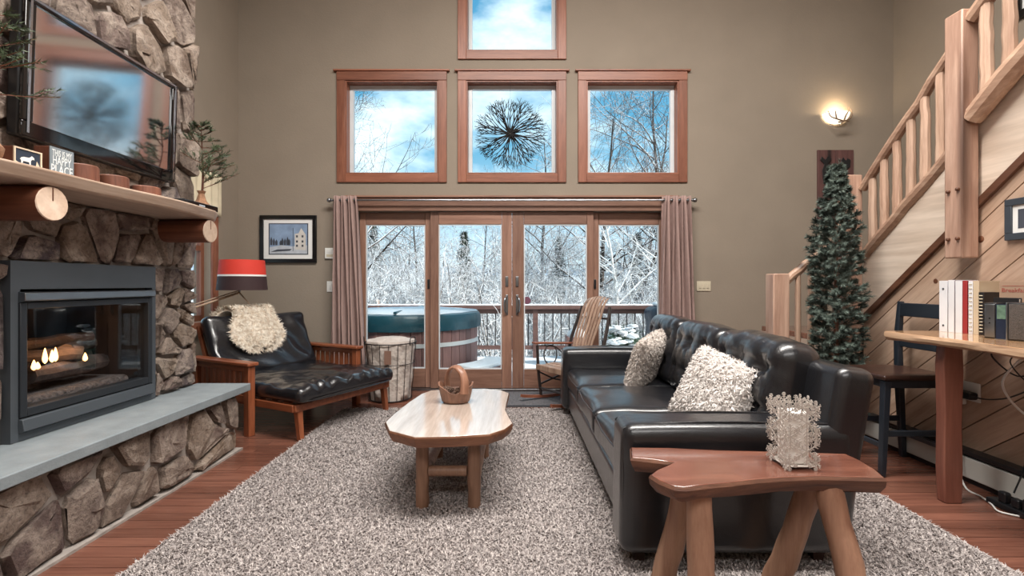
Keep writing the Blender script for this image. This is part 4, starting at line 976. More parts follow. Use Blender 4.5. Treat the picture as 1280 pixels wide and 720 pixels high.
# pillows
M_pil = fuzzy('shaggy_pillow', srgb(190, 178, 170), srgb(228, 220, 213), 45); M_pil2 = fuzzy('shaggy_pillow_pale', srgb(204, 195, 189), srgb(236, 231, 227), 45)
def pillow(label, loc, rot, s, m, seed):
    a = thing('throw_pillow', label, 'pillow', loc, 0, 'shaggy pillows on the sofa'); b = MB(); n = 26
    Mr = Matrix.Rotation(rot[2], 4, 'Z') @ Matrix.Rotation(rot[1], 4, 'Y') @ Matrix.Rotation(rot[0], 4, 'X')
    for sgn in (-1, 1):
        o = len(b.v)
        for i in range(n+1):
            for j in range(n+1):
                u, v_ = 2*i/n-1, 2*j/n-1; pin = 1-.07*(1-u*u) if False else 1
                ku, kv = 1-.06*(1-v_*v_) * 0-.05*(1-abs(v_))**1 , 1-.05*(1-abs(u))
                h = .085*(max(0, (1-u**4)*(1-v_**4)))**.55+.006*noise.noise((u*6, v_*6, seed+sgn))
                b.v.append((sgn*h, u*s/2*ku, v_*s/2*kv))
        for i in range(n):
            for j in range(n):
                q = o+i*(n+1)+j; f = (q, q+n+1, q+n+2, q+1); b.f.append(f if sgn > 0 else f[::-1])
    vf = xf((b.v, b.f), Mr); obj('cover', vf, m, a, smooth=80); P, Nn = tri_sample(vf, 9000, seed)
    h = hair('pile', P, Nn, .020, .0035, m, a, seed, 1.2, .9); h['kind'] = 'stuff'
pillow('shaggy cream pillow at the window end of the sofa', (1.075, 3.86, .625), (R(10), R(20), R(-32)), .46, M_pil, 1)
pillow('shaggy pale pillow leaning by the sofa arm near the bench', (1.115, 2.64, .645), (R(12), R(24), R(28)), .44, M_pil2, 2)

# ================================================================== COFFEE TABLE
ct = thing('coffee_table', 'light live-edge log coffee table on the grey rug', 'table', (-.36, 3.03, .012)); CZ = .46
top = [(-.50, 2.47), (-.66, 2.58), (-.725, 2.74), (-.72, 2.90), (-.69, 3.2), (-.65, 3.45), (-.60, 3.56), (-.45, 3.61), (-.2, 3.62), (-.08, 3.57), (-.02, 3.47), (-.035, 3.2), (-.04, 3.0), (-.015, 2.84), (.004, 2.72), (-.04, 2.61), (-.12, 2.52), (-.3, 2.485)]
b = MB(); n = len(top); cx, cy = -.36, 3.03
rings = [(1.0, CZ), (1.004, CZ-.008), (.995, CZ-.03), (.955, CZ-.062), (.90, CZ-.066)]
for s, z in rings:
    for i, (x, y) in enumerate(top): b.v.append((cx+(x-cx)*s, cy+(y-cy)*s, z))
for k in range(len(rings)-1):
    for i in range(n): b.f.append((k*n+i, (k+1)*n+i, (k+1)*n+(i+1) % n, k*n+(i+1) % n))
bot = [(len(rings)-1)*n+i for i in range(n)]
b.f.append(tuple(bot))
obj('live_edge', (b.v, b.f), M_cedge, ct, world=True, smooth=25)
obj('top', prism_vf([(cx+(x-cx)*.993, cy+(y-cy)*.993) for x, y in top], CZ-.02, CZ+.002), M_ctop, ct, world=True, bevel=.003)
for x, y in ((-.497, 2.66), (-.21, 2.66), (-.53, 3.42), (-.2, 3.42)): obj('leg', log_('', (x, y, .012), (x, y, CZ-.05), .037, .036, None, 12, .002), M_cleg, ct, world=True)
obj('cross_rail', tube_vf([(-.46, 2.66, .215), (-.25, 2.66, .215)], .029, 12), M_cleg, ct, world=True); obj('cross_rail', tube_vf([(-.5, 3.42, .215), (-.23, 3.42, .215)], .026, 12), M_cleg, ct, world=True)
for x in (-.505, -.21): obj('side_rail', log_('', (x, 2.66, .16), (x-.0, 3.42, .16), .034, .034, None, 12, .003), M_log, ct, world=True)
# carved basket
M_carve = wood('carved_basket', srgb(112, 74, 56), srgb(162, 120, 98), 'z', .4, .8)
kb = thing('carved_basket', 'carved wooden basket with arched handle on coffee table', 'basket', (-.375, 3.2, CZ+.002))
V = []; F = []; nn = 32
prof = [(.001, .0), (.075, .0), (.088, .012), (.10, .06), (.112, .105)]; inn = [(.102, .105), (.088, .06), (.07, .022), (.001, .020)]
vf = lathe_vf(prof+inn, nn)
vf = ([(x*1.05, y*.8, z+(.028*math.cos(2*math.atan2(y, x))+.006*math.sin(5*math.atan2(y, x)))*(z > .08)) for x, y, z in vf[0]], vf[1]); obj('bowl', vf, M_carve, kb, smooth=60)
arch = spline([(.015, -.088, .07), (.02, -.086, .14), (.015, -.06, .205), (.0, 0, .235), (-.015, .06, .205), (-.02, .086, .14), (-.015, .088, .07)], 6)
obj('handle', xf(tube_vf(arch, [lerp(.036, .027, math.sin(PI*i/(len(arch)-1))) for i in range(len(arch))], 10, sq=(.45, 1.0)), Rz(R(35))), M_carve, kb, smooth=60)
M_cone = plain('pine_cone', srgb(112, 90, 78), .8, var=.3, scale=30)
for k, (x, y, z, rr) in enumerate(((-.05, -.005, .085, .3), (.02, -.03, .08, 1.4), (.045, .03, .085, 2.2))):
    c = thing('pine_cone', 'brown pine cone lying inside the carved basket', 'pine cone', (-.375+x, 3.2+y, CZ+.002+z), rr, 'pine cones in the carved basket'); b = MB()
    for i in range(44):
        t_ = i/43; an = i*2.4; r = .028*math.sin(PI*(.12+.82*t_))**.7; q = Matrix.Rotation(an, 4, 'X') @ T(-.035+.07*t_, 0, r*.55) @ Ry(R(-40))
        b.add(ell_vf(.004, .007, .012, (0, 0, .003), 6, 4), q)
    obj('scales', (b.v, b.f), M_cone, c); obj('core', xf(ell_vf(.036, .016, .016), T()), M_cone, c)

# ================================================================== BENCH TABLE AND LANTERN
BZ = .57
be = thing('live_edge_bench', 'reddish live-edge slab bench on four splayed log legs', 'bench', (.9, 1.82, 0))
bp = [(.47, 1.885), (.495, 2.0), (.65, 1.995), (.85, 1.965), (1.1, 1.95), (1.337, 1.925), (1.345, 1.85), (1.335, 1.76), (1.31, 1.686), (1.2, 1.692), (1.08, 1.70), (.955, 1.688), (.85, 1.672), (.75, 1.645), (.66, 1.628), (.58, 1.606), (.546, 1.613), (.512, 1.66), (.494, 1.714), (.53, 1.76), (.58, 1.80), (.619, 1.835), (.55, 1.86)]
b = MB(); n = len(bp); be_r = random.Random(4)
rings = [(0, BZ-.001), (.006, BZ-.012), (.002, BZ-.035), (-.02, BZ-.058)]
cx, cy = .93, 1.8
A_ = sum(bp[i][0]*bp[(i+1) % n][1]-bp[(i+1) % n][0]*bp[i][1] for i in range(n))
def offs(P, d):
    o = []
    for i in range(len(P)):
        p0, p1, p2 = P[i-1], P[i], P[(i+1) % len(P)]; e = Vector((p2[0]-p0[0], p2[1]-p0[1])).normalized(); s = 1 if A_ > 0 else -1
        o.append((p1[0]+e.y*d*s, p1[1]-e.x*d*s))
    return o
for d, z in rings:
    for x, y in offs(bp, d): b.v.append((x+be_r.uniform(-.004, .004)*(z < BZ-.02), y+be_r.uniform(-.004, .004)*(z < BZ-.02), z+be_r.uniform(-.004, .004)*(z < BZ-.05)))
for k in range(len(rings)-1):
    for i in range(n): b.f.append((k*n+i, k*n+(i+1) % n, (k+1)*n+(i+1) % n, (k+1)*n+i) if A_ < 0 else (k*n+i, (k+1)*n+i, (k+1)*n+(i+1) % n, k*n+(i+1) % n))
b.f.append(tuple((len(rings)-1)*n+i for i in range(n)))
obj('bark_edge', (b.v, b.f), M_bark, be, world=True, smooth=30)
obj('slab', prism_vf(offs(bp, -.002), BZ-.03, BZ), M_bench, be, world=True, bevel=.004)
for a_, c_ in (((.665, 1.715, BZ-.045), (.645, 1.62, 0)), ((.70, 1.87, BZ-.045), (.60, 1.95, 0)), ((1.15, 1.75, BZ-.045), (1.22, 1.64, 0)), ((1.19, 1.87, BZ-.045), (1.07, 1.97, 0))):
    obj('leg', log_('', c_, a_, .050, .044, None, 12, .003), M_benchleg, be, world=True)
M_flake = plain('white_metal', srgb(196, 188, 180), .45, var=.06)
la = thing('snowflake_lantern', 'white cut-metal snowflake candle lantern on the slab bench', 'lantern', (1.057, 1.808, BZ))
def flake_panel():
    b = MB(); Wd = .058
    def bar(x0, z0, x1, z1, wdt):
        if max(abs(x0), abs(x1)) > Wd+.012: return
        d = Vector((x1-x0, z1-z0)); nrm_ = Vector((-d.y, d.x)).normalized()*wdt/2
        b.add(prism_vf([(x0+nrm_.x, z0+nrm_.y), (x1+nrm_.x, z1+nrm_.y), (x1-nrm_.x, z1-nrm_.y), (x0-nrm_.x, z0-nrm_.y)], -.001, .001), XZ)
    def flake(cx, cz, r, rot=0):
        for k in range(6):
            an = rot+k*PI/3; dx, dz = math.cos(an), math.sin(an)
            P = lambda t: (cx+dx*r*t, cz+dz*r*t)
            for q in range(4): bar(*P(q/4), *P((q+1)/4), .0036)
            for t, l in ((.35, .24), (.6, .30), (.82, .22)):
                for s in (-1, 1):
                    a2 = an+s*PI/3.4; x0, z0 = P(t); bar(x0, z0, x0+math.cos(a2)*r*l, z0+math.sin(a2)*r*l, .0030)
    for cx, cz, r in ((.018, .062, .052), (.018, .165, .054), (-.042, .115, .046), (.052, .113, .03), (-.045, .022, .032), (-.046, .205, .036), (.0, .222, .030), (.05, .216, .03), (.05, .02, .03)): flake(cx, cz, r, PI/6)
    return b.v, b.f
fvf = flake_panel(); fme = None
for k in range(4):
    if fme is None: o = obj('snowflake_panel', ([(x, y-.058, z+.008) for x, y, z in fvf[0]], fvf[1]), M_flake, la, smooth=0); fme = o.data
    else: o = link_mesh('snowflake_panel', fme, None, la)
    o.rotation_euler.z = k*PI/2
for s in (-1, 1):
    for q in (-1, 1): obj('foot', ell_vf(.006, .006, .006, (s*.054, q*.054, .006), 8, 6), M_flake, la)
obj('tray', rb_vf((.112, .112, .004), .002, 1, c=(0, 0, .012)), M_flake, la)
obj('candle_glass', rb_vf((.078, .078, .19), .006, 3, c=(0, 0, .11)), plain('frosted_white', srgb(244, 240, 234), .5, var=.03), la)

# ================================================================== ROCKING CHAIR
M_hick = plain('hickory_bark', srgb(44, 36, 34), .5, var=.3, scale=20); M_slat = wood('bent_slat', srgb(134, 104, 86), srgb(194, 164, 142), 'z', .35, .8, knots=False)
M_rock = wood('rocker_runner', srgb(112, 62, 44), srgb(150, 94, 70), 'x', .4, knots=False)
rc = thing('rocking_chair', 'bentwood rocking chair with pale slat back by the doors', 'chair', (.62, 5.10, 0), PI+R(34))
for s in (-.25, .25):
    P = [(.46*math.sin(t_*.1), s, 0) for t_ in range(2)]
    pts = [(x, s, .028+.0+.20*(x+.02)**2) for x in [-.42+.08*i for i in range(12)]]
    obj('rocker', tube_vf(pts, .024, 4, sq=(1, .8)), M_rock, rc, smooth=0)
    obj('leg', tube_vf(spline([(.20, s, .05), (.235, s, .3), (.25, s, .59)], 4), .016, 8), M_hick, rc)
    obj('leg', tube_vf(spline([(-.22, s, .05), (-.2, s, .35)], 4), .016, 8), M_hick, rc)
    obj('back_post', tube_vf(spline([(-.17, s*1.02, .33), (-.23, s*1.05, .6), (-.33, s*.95, .88), (-.37, s*.85, 1.0)], 5), .019, 8), M_hick, rc)
    obj('arm', rb_vf((.56, .07, .022), .01, 4, lambda x, y, z: (x, y, z+.02*math.sin(x*4)), c=(.02, s*1.02, .60)), M_rock, rc, smooth=60)
    ring = [(.07+.09*math.cos(2*PI*i/20), s, .475+.105*math.sin(2*PI*i/20)) for i in range(21)]; obj('bent_loop', tube_vf(ring, .007, 6), M_hick, rc)
    obj('bent_brace', tube_vf(spline([(.22, s, .585), (.02, s, .56), (-.1, s, .48), (-.15, s, .38)], 5), .008, 6), M_hick, rc)
    obj('stretcher', tube_vf([(.215, s, .17), (-.2, s, .27)], .010, 6), M_hick, rc); obj('stretcher', tube_vf(spline([(.22, s, .30), (.0, s, .20), (-.2, s, .17)], 4), .009, 6), M_hick, rc)
for i in range(8): obj('seat_slat', xf(bb_vf(-.20+.056*i, -.148+.056*i, -.26, .26, .365-.006*abs(4-i), .39-.006*abs(4-i)), T()), M_slat, rc, bevel=.004)
obj('seat_front', bb_vf(.235, .265, -.26, .26, .33, .39), M_slat, rc, bevel=.006)
obj('stretcher', tube_vf([(.21, -.25, .13), (.21, .25, .13)], .011, 6), M_hick, rc); obj('back_brace', tube_vf([(-.325, -.26, .88), (-.325, .26, .88)], .012, 6), M_hick, rc); obj('back_brace', tube_vf([(-.2, -.26, .45), (-.2, .26, .45)], .012, 6), M_hick, rc)
for i in range(7):
    q = (i-3)/3; P = spline([(-.14, q*.13, .40), (-.175, q*.135, .6), (-.27, q*.15, .84), (-.345, q*.15, 1.02), (-.42, q*.135, 1.11-.02*q*q), (-.50, q*.12, 1.10-.02*q*q)], 4)
    b = MB()
    for p_ in P:
        for dx, dy in ((-.004, -.0165), (.004, -.0165), (.004, .0165), (-.004, .0165)): b.v.append((p_.x+dx, p_.y+dy, p_.z))
    for k in range(len(P)-1):
        for e in range(4): b.f.append((k*4+e, k*4+(e+1) % 4, k*4+4+(e+1) % 4, k*4+4+e))
    b.f += [(3, 2, 1, 0), tuple(len(b.v)-4+e for e in range(4))]
    obj('back_slat', (b.v, b.f), M_slat, rc, smooth=40)

# ================================================================== WIRE BASKET
wb = thing('wire_basket', 'tall round wire basket lined with cream cloth by the doors', 'basket', (-1.32, 5.22, 0)); M_wire = plain('dark_wire', srgb(46, 42, 42), .45, .5)
M_cloth = plain('cream_cloth', srgb(190, 180, 172), .9, var=.14, bmp=.8, bscale=14, bdist=.03)
def rr_(z): return lerp(.225, .275, z/.62)
lin = lathe_vf([(.001, .02), (rr_(0)-.012, .02)]+[(rr_(z)-.012, z) for z in [.08+.06*i for i in range(10)]]+[(.255, .645), (.23, .635), (.15, .67), (.06, .675), (.001, .675)], 48, lambda a, z: 1+(.022*math.sin(9*a+8*z)+.022*math.sin(5*a-19*z)+.012*math.sin(17*a+31*z)-.03*(math.sin(11*z+2*a)**2)*(z < .6))*(z > .03))
obj('liner', lin, M_cloth, wb, smooth=80)
for z, r in ((.02, .005), (.40, .004), (.62, .006)): obj('hoop', tube_vf([(rr_(z)*math.cos(2*PI*i/36), rr_(z)*math.sin(2*PI*i/36), z) for i in range(37)], r, 6), M_wire, wb)
wm = None
for k in range(18):
    if wm is None: o = obj('wire', tube_vf([(rr_(0.02), 0, .02), (rr_(.62), 0, .62)], .0035, 5), M_wire, wb); wm = o.data
    else: o = link_mesh('wire', wm, None, wb)
    o.rotation_euler.z = 2*PI*k/18
for an in (R(200), R(340)): obj('handle', xf(tube_vf(spline([(.273, -.05, .60), (.278, -.04, .68), (.278, .04, .68), (.273, .05, .60)], 4), .005, 6), Rz(an)), M_wire, wb)
obj('tag', xf(bb_vf(-.035, .035, -.003, .003, .42, .56), T(.04, -.278, 0)), plain('tag_leather', srgb(126, 96, 82), .6), wb, smooth=0)

# ================================================================== CURTAINS AND ROD
M_curt = plain('mauve_curtain', srgb(158, 134, 128), .9, spec=.15, var=.06, scale=20, bmp=.3, bscale=200, bdist=.001)
rod = thing('curtain_rod', 'thin steel curtain rod with ball finials above the doors', 'curtain rod', (0, 5.54, 2.218))
obj('rod', tube_vf([(-2.09, 0, 0), (2.09, 0, 0)], .011, 10), M_steel, rod)
for s in (-1, 1):
    obj('finial', ell_vf(.026, .026, .026, (s*2.112, 0, 0), 14, 9), M_steel, rod); obj('bracket', tube_vf([(s*2.07, 0, 0), (s*2.07, .10, 0)], .008, 8), M_steel, rod); obj('collar', tube_vf([(s*2.08, 0, 0), (s*2.092, 0, 0)], .018, 10), M_steel, rod)
def curtain(label, xa, xb, xc, xd, seed):
    """xa..xb at the top, xc..xd at the hem"""
    rg = random.Random(seed); nf = 7; b = MB(); nu, nv = 84, 26; ph = [rg.uniform(-.4, .4) for _ in range(nf+2)]
    for j in range(nv+1):
        t_ = j/nv; z = lerp(2.265, .03, t_); a_, c_ = lerp(xa, xc, t_**.7), lerp(xb, xd, t_**.7)
        pinch = 1-.10*math.sin(PI*min(1, t_*1.1))
        for i in range(nu+1):
            s = i/nu; x = lerp(a_, c_, s); amp = .035*(1+.4*t_)
            y = 5.54+amp*math.sin(2*PI*nf*s+.6*math.sin(3*t_+seed)+ph[int(s*nf)]*t_)+.006*noise.noise((s*9, t_*6, seed)); b.v.append((x+.01*math.sin(2*PI*nf*s*.5+4*t_), y, z))
    for j in range(nv):
        for i in range(nu): q = j*(nu+1)+i; b.f.append((q, q+1, q+nu+2, q+nu+1))
    o = thing('curtain', label, 'curtain', ((xa+xb)/2, 5.54, .03), 0, 'curtains at the glass doors'); c = obj('cloth', (b.v, b.f), M_curt, o, world=True, smooth=80); c.modifiers.new('thick', 'SOLIDIFY').thickness = .004
    for k in range(7): obj('grommet', xf(tube_vf([(0, .02*math.cos(a_*PI/6), .02*math.sin(a_*PI/6)) for a_ in range(13)], .004, 5), T(lerp(xa, xb, (k+.5)/7), 5.54, 2.218)), M_steel, o, world=True)
curtain('mauve grommet curtain hanging behind the futon lounger', -2.07, -1.80, -2.09, -1.68, 1)
curtain('mauve grommet curtain hanging behind the tufted sofa', 1.735, 2.055, 1.68, 2.13, 2)
# lace valance on the side window
vl = thing('lace_valance', 'cream lace valance hung over the side window', 'valance', (XL+.06, 4.67, 2.1)); b = MB()
for j in range(9):
    for i in range(61): s = i/60; b.v.append((XL+.055+.018*math.sin(2*PI*9*s)*(.5+j/8), 4.15+1.07*s, 2.42-.055*j))
for j in range(8):
    for i in range(60): q = j*61+i; b.f.append((q, q+1, q+62, q+61))
c = obj('lace', (b.v, b.f), plain('cream_lace', srgb(206, 196, 170), .9), vl, world=True, smooth=80); c.modifiers.new('thick', 'SOLIDIFY').thickness = .003
obj('valance_rod', tube_vf([(XL+.055, 4.12, 2.425), (XL+.055, 5.24, 2.425)], .008, 8), M_steel, vl, world=True)

# ================================================================== WALL PIECES
M_blk = plain('black_frame', srgb(14, 13, 14), .3); M_matb = plain('mat_board', srgb(222, 222, 220), .8, var=.02)
def picture(name, label, x0, x1, z0, z1, fw, mw):
    a = thing(name, label, 'picture', ((x0+x1)/2, YB, z0)); y0 = YB-.028
    for q in ((x0, x1, z0, z0+fw), (x0, x1, z1-fw, z1), (x0, x0+fw, z0+fw, z1-fw), (x1-fw, x1, z0+fw, z1-fw)): obj('frame', bb_vf(q[0], q[1], y0, YB-.001, q[2], q[3]), M_blk, a, world=True, bevel=.003)
    obj('mat_board', bb_vf(x0+fw, x1-fw, YB-.014, YB-.010, z0+fw, z1-fw), M_matb, a, world=True, smooth=0); return a
pa = picture('framed_print', 'black framed print of a snowy street beside the curtain', -2.955, -2.29, 1.50, 2.055, .045, .07)
M_ps = plain('print_sky', srgb(128, 150, 178), .7, var=.22, scale=9); M_pg = plain('print_snow', srgb(176, 182, 190), .7, var=.18, scale=12); M_ph = plain('print_house', srgb(196, 192, 186), .7); M_pd = plain('print_ink', srgb(62, 66, 76), .7)
def ink(P, m, d, par=pa, name='print_shape'): return obj(name, xf(prism_vf(P, -(YB-.0142-d), -(YB-.0142-d)+.0006), XZ), m, par, world=True, smooth=0)
u0, u1, w0, w1 = -2.84, -2.40, 1.605, 1.95
ink([(u0-.012, w0-.012), (u1+.012, w0-.012), (u1+.012, w1+.012), (u0-.012, w1+.012)], M_pd, .0004, name='print_border'); ink([(u0, w0), (u1, w0), (u1, w1), (u0, w1)], M_ps, .001, name='print')
ink([(u0, w0), (u1, w0), (u1, w0+.10), (-2.58, w0+.085), (-2.7, w0+.10), (u0, w0+.075)], M_pg, .0016)
ink([(-2.545, w0+.05), (-2.415, w0+.04), (-2.415, w0+.22), (-2.47, w0+.30), (-2.50, w0+.24), (-2.545, w0+.23)], M_ph, .0022)
for x in (-2.53, -2.465):
    for z in (.08, .13, .19): ink([(x, w0+z), (x+.022, w0+z), (x+.022, w0+z+.026), (x, w0+z+.026)], M_pd, .0028)
ink([(-2.568, w0+.03), (-2.562, w0+.03), (-2.562, w0+.30), (-2.568, w0+.30)], M_pd, .0028)
for x, h in ((-2.82, .1), (-2.79, .085), (-2.76, .07), (-2.71, .06), (-2.69, .09), (-2.66, .08), (-2.63, .10), (-2.61, .075)): ink([(x-.012, w0+.10), (x+.012, w0+.10), (x+.014, w0+.10+h*.6), (x, w0+.10+h), (x-.014, w0+.10+h*.55)], M_pd, .0028)
ink([(-2.83, w0+.02), (-2.6, w0+.035), (-2.58, w0+.055), (-2.75, w0+.05)], M_pd, .0028)
def plate(name, label, x, z, wd, h, m, nsw, th=False):
    a = thing(name, label, 'thermostat' if th else 'switch', (x, YB, z-h/2)); obj('plate', rb_vf((wd, .02 if th else .008, h), .003, 2, c=(x, YB-(.012 if th else .0055), z)), m, a, world=True)
    for k in range(nsw): obj('rocker', rb_vf((.026, .008, .055), .002, 2, c=(x+(k-(nsw-1)/2)*.046, YB-.011, z)), m, a, world=True)
    if th: obj('dial_panel', rb_vf((wd*.55, .006, h*.35), .002, 2, c=(x, YB-.024, z+h*.2)), m, a, world=True); obj('grille', bb_vf(x-wd*.35, x+wd*.35, YB-.0235, YB-.022, z-h*.35, z-h*.1), M_ivory, a, world=True, smooth=0)
plate('thermostat', 'white wall thermostat beside the framed street print', -2.135, 1.61, .11, .125, M_white, 0, True)
plate('light_switch', 'white light switch plate below the thermostat', -2.135, 1.22, .075, .125, M_white, 1)
plate('triple_switch', 'ivory triple switch plate behind the tufted sofa', 2.25, 1.225, .165, .115, M_ivory, 3)
# antler sconce
sc = thing('wall_sconce', 'glowing half-bowl wall sconce wrapped in antlers', 'sconce', (3.79, YB, 3.12)); M_bowl = emit('lit_alabaster', (1, .87, .68, 1), 1.15); M_antler = plain('antler', srgb(120, 96, 76), .6, var=.2, scale=20)
b = MB(); nn = 24
pr_ = [(.005, 0), (.06, .008), (.11, .035), (.145, .08), (.155, .12)]
for r, z in pr_:
    for k in range(nn+1): an = PI+PI*k/nn; b.v.append((r*math.cos(an), -.01+r*.8*math.sin(an), z))
for i in range(len(pr_)-1):
    for k in range(nn): q = i*(nn+1)+k; b.f.append((q, q+1, q+nn+2, q+nn+1))
o = obj('bowl', (b.v, b.f), M_bowl, sc, smooth=60); o.modifiers.new('thick', 'SOLIDIFY').thickness = .004
obj('back_plate', rb_vf((.12, .008, .08), .003, 2, c=(0, -.005, .05)), M_antler, sc)
for pts in ([(0, -.16, -.01), (-.07, -.155, .015), (-.125, -.12, .06), (-.14, -.10, .13)], [(-.08, -.155, .02), (-.085, -.15, .07), (-.08, -.135, .12)], [(0, -.16, -.01), (.02, -.16, .05), (.06, -.145, .11), (.085, -.125, .165)], [(0, -.16, -.01), (.07, -.15, .02), (.13, -.11, .08), (.125, -.10, .15)], [(-.06, -.16, -.022), (0, -.165, -.01), (.065, -.16, -.016)], [(-.03, -.16, -.035), (0, -.165, -.01)]):
    P = spline(pts, 5); obj('antler_tine', tube_vf(P, [lerp(.009, .004, i/(len(P)-1)) for i in range(len(P))], 7), M_antler, sc)
light('sconce_bulb', 'POINT', (3.79, YB-.09, 3.25), 5, (1, .80, .54), shadow_soft_size=.05)
# rustic plaque
pq = thing('rustic_plaque', 'dark reddish plank plaque with black metal ornament under sconce', 'wall art', (3.79, YB, 2.0)); M_pl = wood('plaque_wood', srgb(74, 46, 44), srgb(104, 70, 66), 'z', .7)
for x0, x1 in ((3.58, 3.785), (3.79, 4.0)): obj('plank', bb_vf(x0, x1, YB-.022, YB-.002, 2.005, 2.82), M_pl, pq, world=True, bevel=.003)
for P in ([(3.64, 2.44), (3.70, 2.40), (3.745, 2.46), (3.735, 2.56), (3.70, 2.60), (3.69, 2.66), (3.735, 2.71), (3.70, 2.75), (3.66, 2.70), (3.62, 2.74), (3.60, 2.70), (3.65, 2.65), (3.625, 2.58), (3.63, 2.50)], [(3.84, 2.62), (3.9, 2.58), (3.95, 2.62), (3.955, 2.70), (3.92, 2.72), (3.90, 2.69), (3.87, 2.73), (3.845, 2.70)]):
    obj('ornament', xf(prism_vf(P, -(YB-.03), -(YB-.03)+.006), XZ), M_black, pq, world=True, bevel=.002)
# picture high on the right wall and small frame on the stair wall
a = thing('wall_picture', 'black framed picture high on the stairwell wall', 'picture', (XR, 3.95, 3.58))
for q in ((3.6, 4.27, 3.58, 3.65), (3.6, 4.27, 4.15, 4.22), (3.6, 3.67, 3.65, 4.15), (4.20, 4.27, 3.65, 4.15)): obj('frame', bb_vf(XR-.03, XR-.001, *q), M_blk, a, world=True, bevel=.003)
obj('mat_board', bb_vf(XR-.015, XR-.01, 3.67, 4.20, 3.65, 4.15), M_matb, a, world=True, smooth=0); obj('print', bb_vf(XR-.016, XR-.0152, 3.75, 4.12, 3.73, 4.07), M_ps, a, world=True, smooth=0)
a = thing('framed_photo', 'slate grey framed photo hung on the diagonal pine boards', 'picture', (XS-.001, 2.65, 1.5)); M_sl = plain('slate_frame', srgb(52, 58, 66), .5)
for q in ((2.48, 2.835, 1.505, 1.545), (2.48, 2.835, 1.705, 1.745), (2.48, 2.52, 1.545, 1.705), (2.795, 2.835, 1.545, 1.705)): obj('frame', bb_vf(XS-.024, XS-.002, *q), M_sl, a, world=True, bevel=.003)
obj('mat_board', bb_vf(XS-.014, XS-.010, 2.52, 2.795, 1.545, 1.705), M_matb, a, world=True, smooth=0); obj('print', bb_vf(XS-.0155, XS-.0145, 2.55, 2.765, 1.57, 1.68), M_pd, a, world=True, smooth=0)

# ================================================================== TWIG STARBURST IN THE CENTRE WINDOW
tb = thing('twig_starburst', 'round black twig starburst hanging in the middle upper window', 'ornament', (-.02, 5.60, 3.0)); M_twig = plain('black_twig', srgb(16, 14, 14), .6)
def twig(seed):
    rg = random.Random(seed); b = MB()
    def go(p, an, ln, r, lv):
        P = [p]; q = p
        for i in range(4):
            an += rg.uniform(-.14, .14); q = (q[0]+math.cos(an)*ln/4, q[1]+rg.uniform(-.004, .004), q[2]+math.sin(an)*ln/4); P.append(q)
        b.add(tube_vf(P, [lerp(r, r*.6, i/4) for i in range(5)], 5))
        if lv < 3:
            for s in (-1, 1): go(q, an+s*rg.uniform(.18, .34), ln*rg.uniform(.62, .82), r*.72, lv+1)
    go((.01, 0, 0), 0,   .150, .0085, 0); return b.v, b.f
TW = []
for k in range(46):
    if k < 6: o = obj('twig', twig(k+3), M_twig, tb); TW.append(o.data)
    else: o = link_mesh('twig', TW[k % 6], None, tb)
    o.rotation_euler = (0, 2*PI*k/46+rnd.uniform(-.06, .06), 0); o.location = (0, rnd.uniform(-.02, .012), 0); s = rnd.uniform(.95, 1.05); o.scale = (s, 1, s)
obj('hub', ell_vf(.045, .02, .045), M_twig, tb); obj('thread', tube_vf([(0, .01, .02), (0, .01, .637)], .0012, 4), M_twig, tb)

# ================================================================== PENCIL TREE
M_pt = fuzzy('artificial_needle', srgb(24, 33, 29), srgb(112, 126, 117), 18, .6)
xt = thing('pencil_christmas_tree', 'slim artificial green christmas tree behind the sofa', 'tree', (2.56, 3.79, 0)); rg = random.Random(6); HT = 2.20
obj('trunk', tube_vf([(0, 0, 0), (0, 0, HT-.05)], [.022, .008], 8), M_mlog, xt)
for k in range(4): obj('stand_leg', xf(tube_vf([(0, 0, .14), (.17, 0, .01)], .012, 6), Rz(k*PI/2+.4)), M_black, xt)
tw = []; i = 0
for i in range(620):
    z = .22+(HT-.24)*(i/620)**.95; fr_ = 1-(z-.2)/(HT-.2); r = min(.205, .03+(HT-z)*.27)*rg.uniform(.8, 1.1); an = i*2.399+rg.uniform(-.3, .3); d = Vector((math.cos(an), math.sin(an), rg.uniform(-.05, .45))).normalized()
    L_ = r*rg.uniform(.75, 1.12); tw.append((Vector((0, 0, z))+d*L_*.25, d, L_*.75)); 
    for q in range(2): d2 = (d+Vector((rg.uniform(-.8, .8), rg.uniform(-.8, .8), rg.uniform(-.1, .7)))).normalized(); tw.append((Vector((0, 0, z))+d*L_*.72, d2, min(.055, .012+.22*r)))
tw.append((Vector((0, 0, HT-.08)), Vector((.25, 0, 1)), .12))
o = obj('foliage', needles(tw, .032, .0030, 44, rg, .95), M_pt, xt, smooth=0); o['kind'] = 'stuff'

# ================================================================== DESK, CHAIR, THINGS ON THE DESK
DZ = .952
de = thing('live_edge_desk', 'tall honey live-edge desk along the diagonal pine wall', 'desk', (2.64, 2.2, 0))
fe = [(2.365+.018*math.sin(5*y+1)+.010*math.sin(13*y), y) for y in [1.25+.1*i for i in range(18)]]
dp = [(XS-.09, 1.25)]+fe+[(2.36, 3.04), (2.40, 3.065), (XS-.09, 3.065)]
b = MB(); n = len(dp); dr = random.Random(2); A_ = -1 if sum(dp[i][0]*dp[(i+1) % n][1]-dp[(i+1) % n][0]*dp[i][1] for i in range(n)) < 0 else 1
rg4 = [(0, DZ-.001), (.008, DZ-.018), (.002, DZ-.036), (-.02, DZ-.052)]
for d, z in rg4:
    for x, y in offs(dp, d): b.v.append((min(x, XS-.09)+dr.uniform(-.006, .006)*(z < DZ-.01)*(x < 2.5), y, z+dr.uniform(-.004, .004)*(z < DZ-.03)))
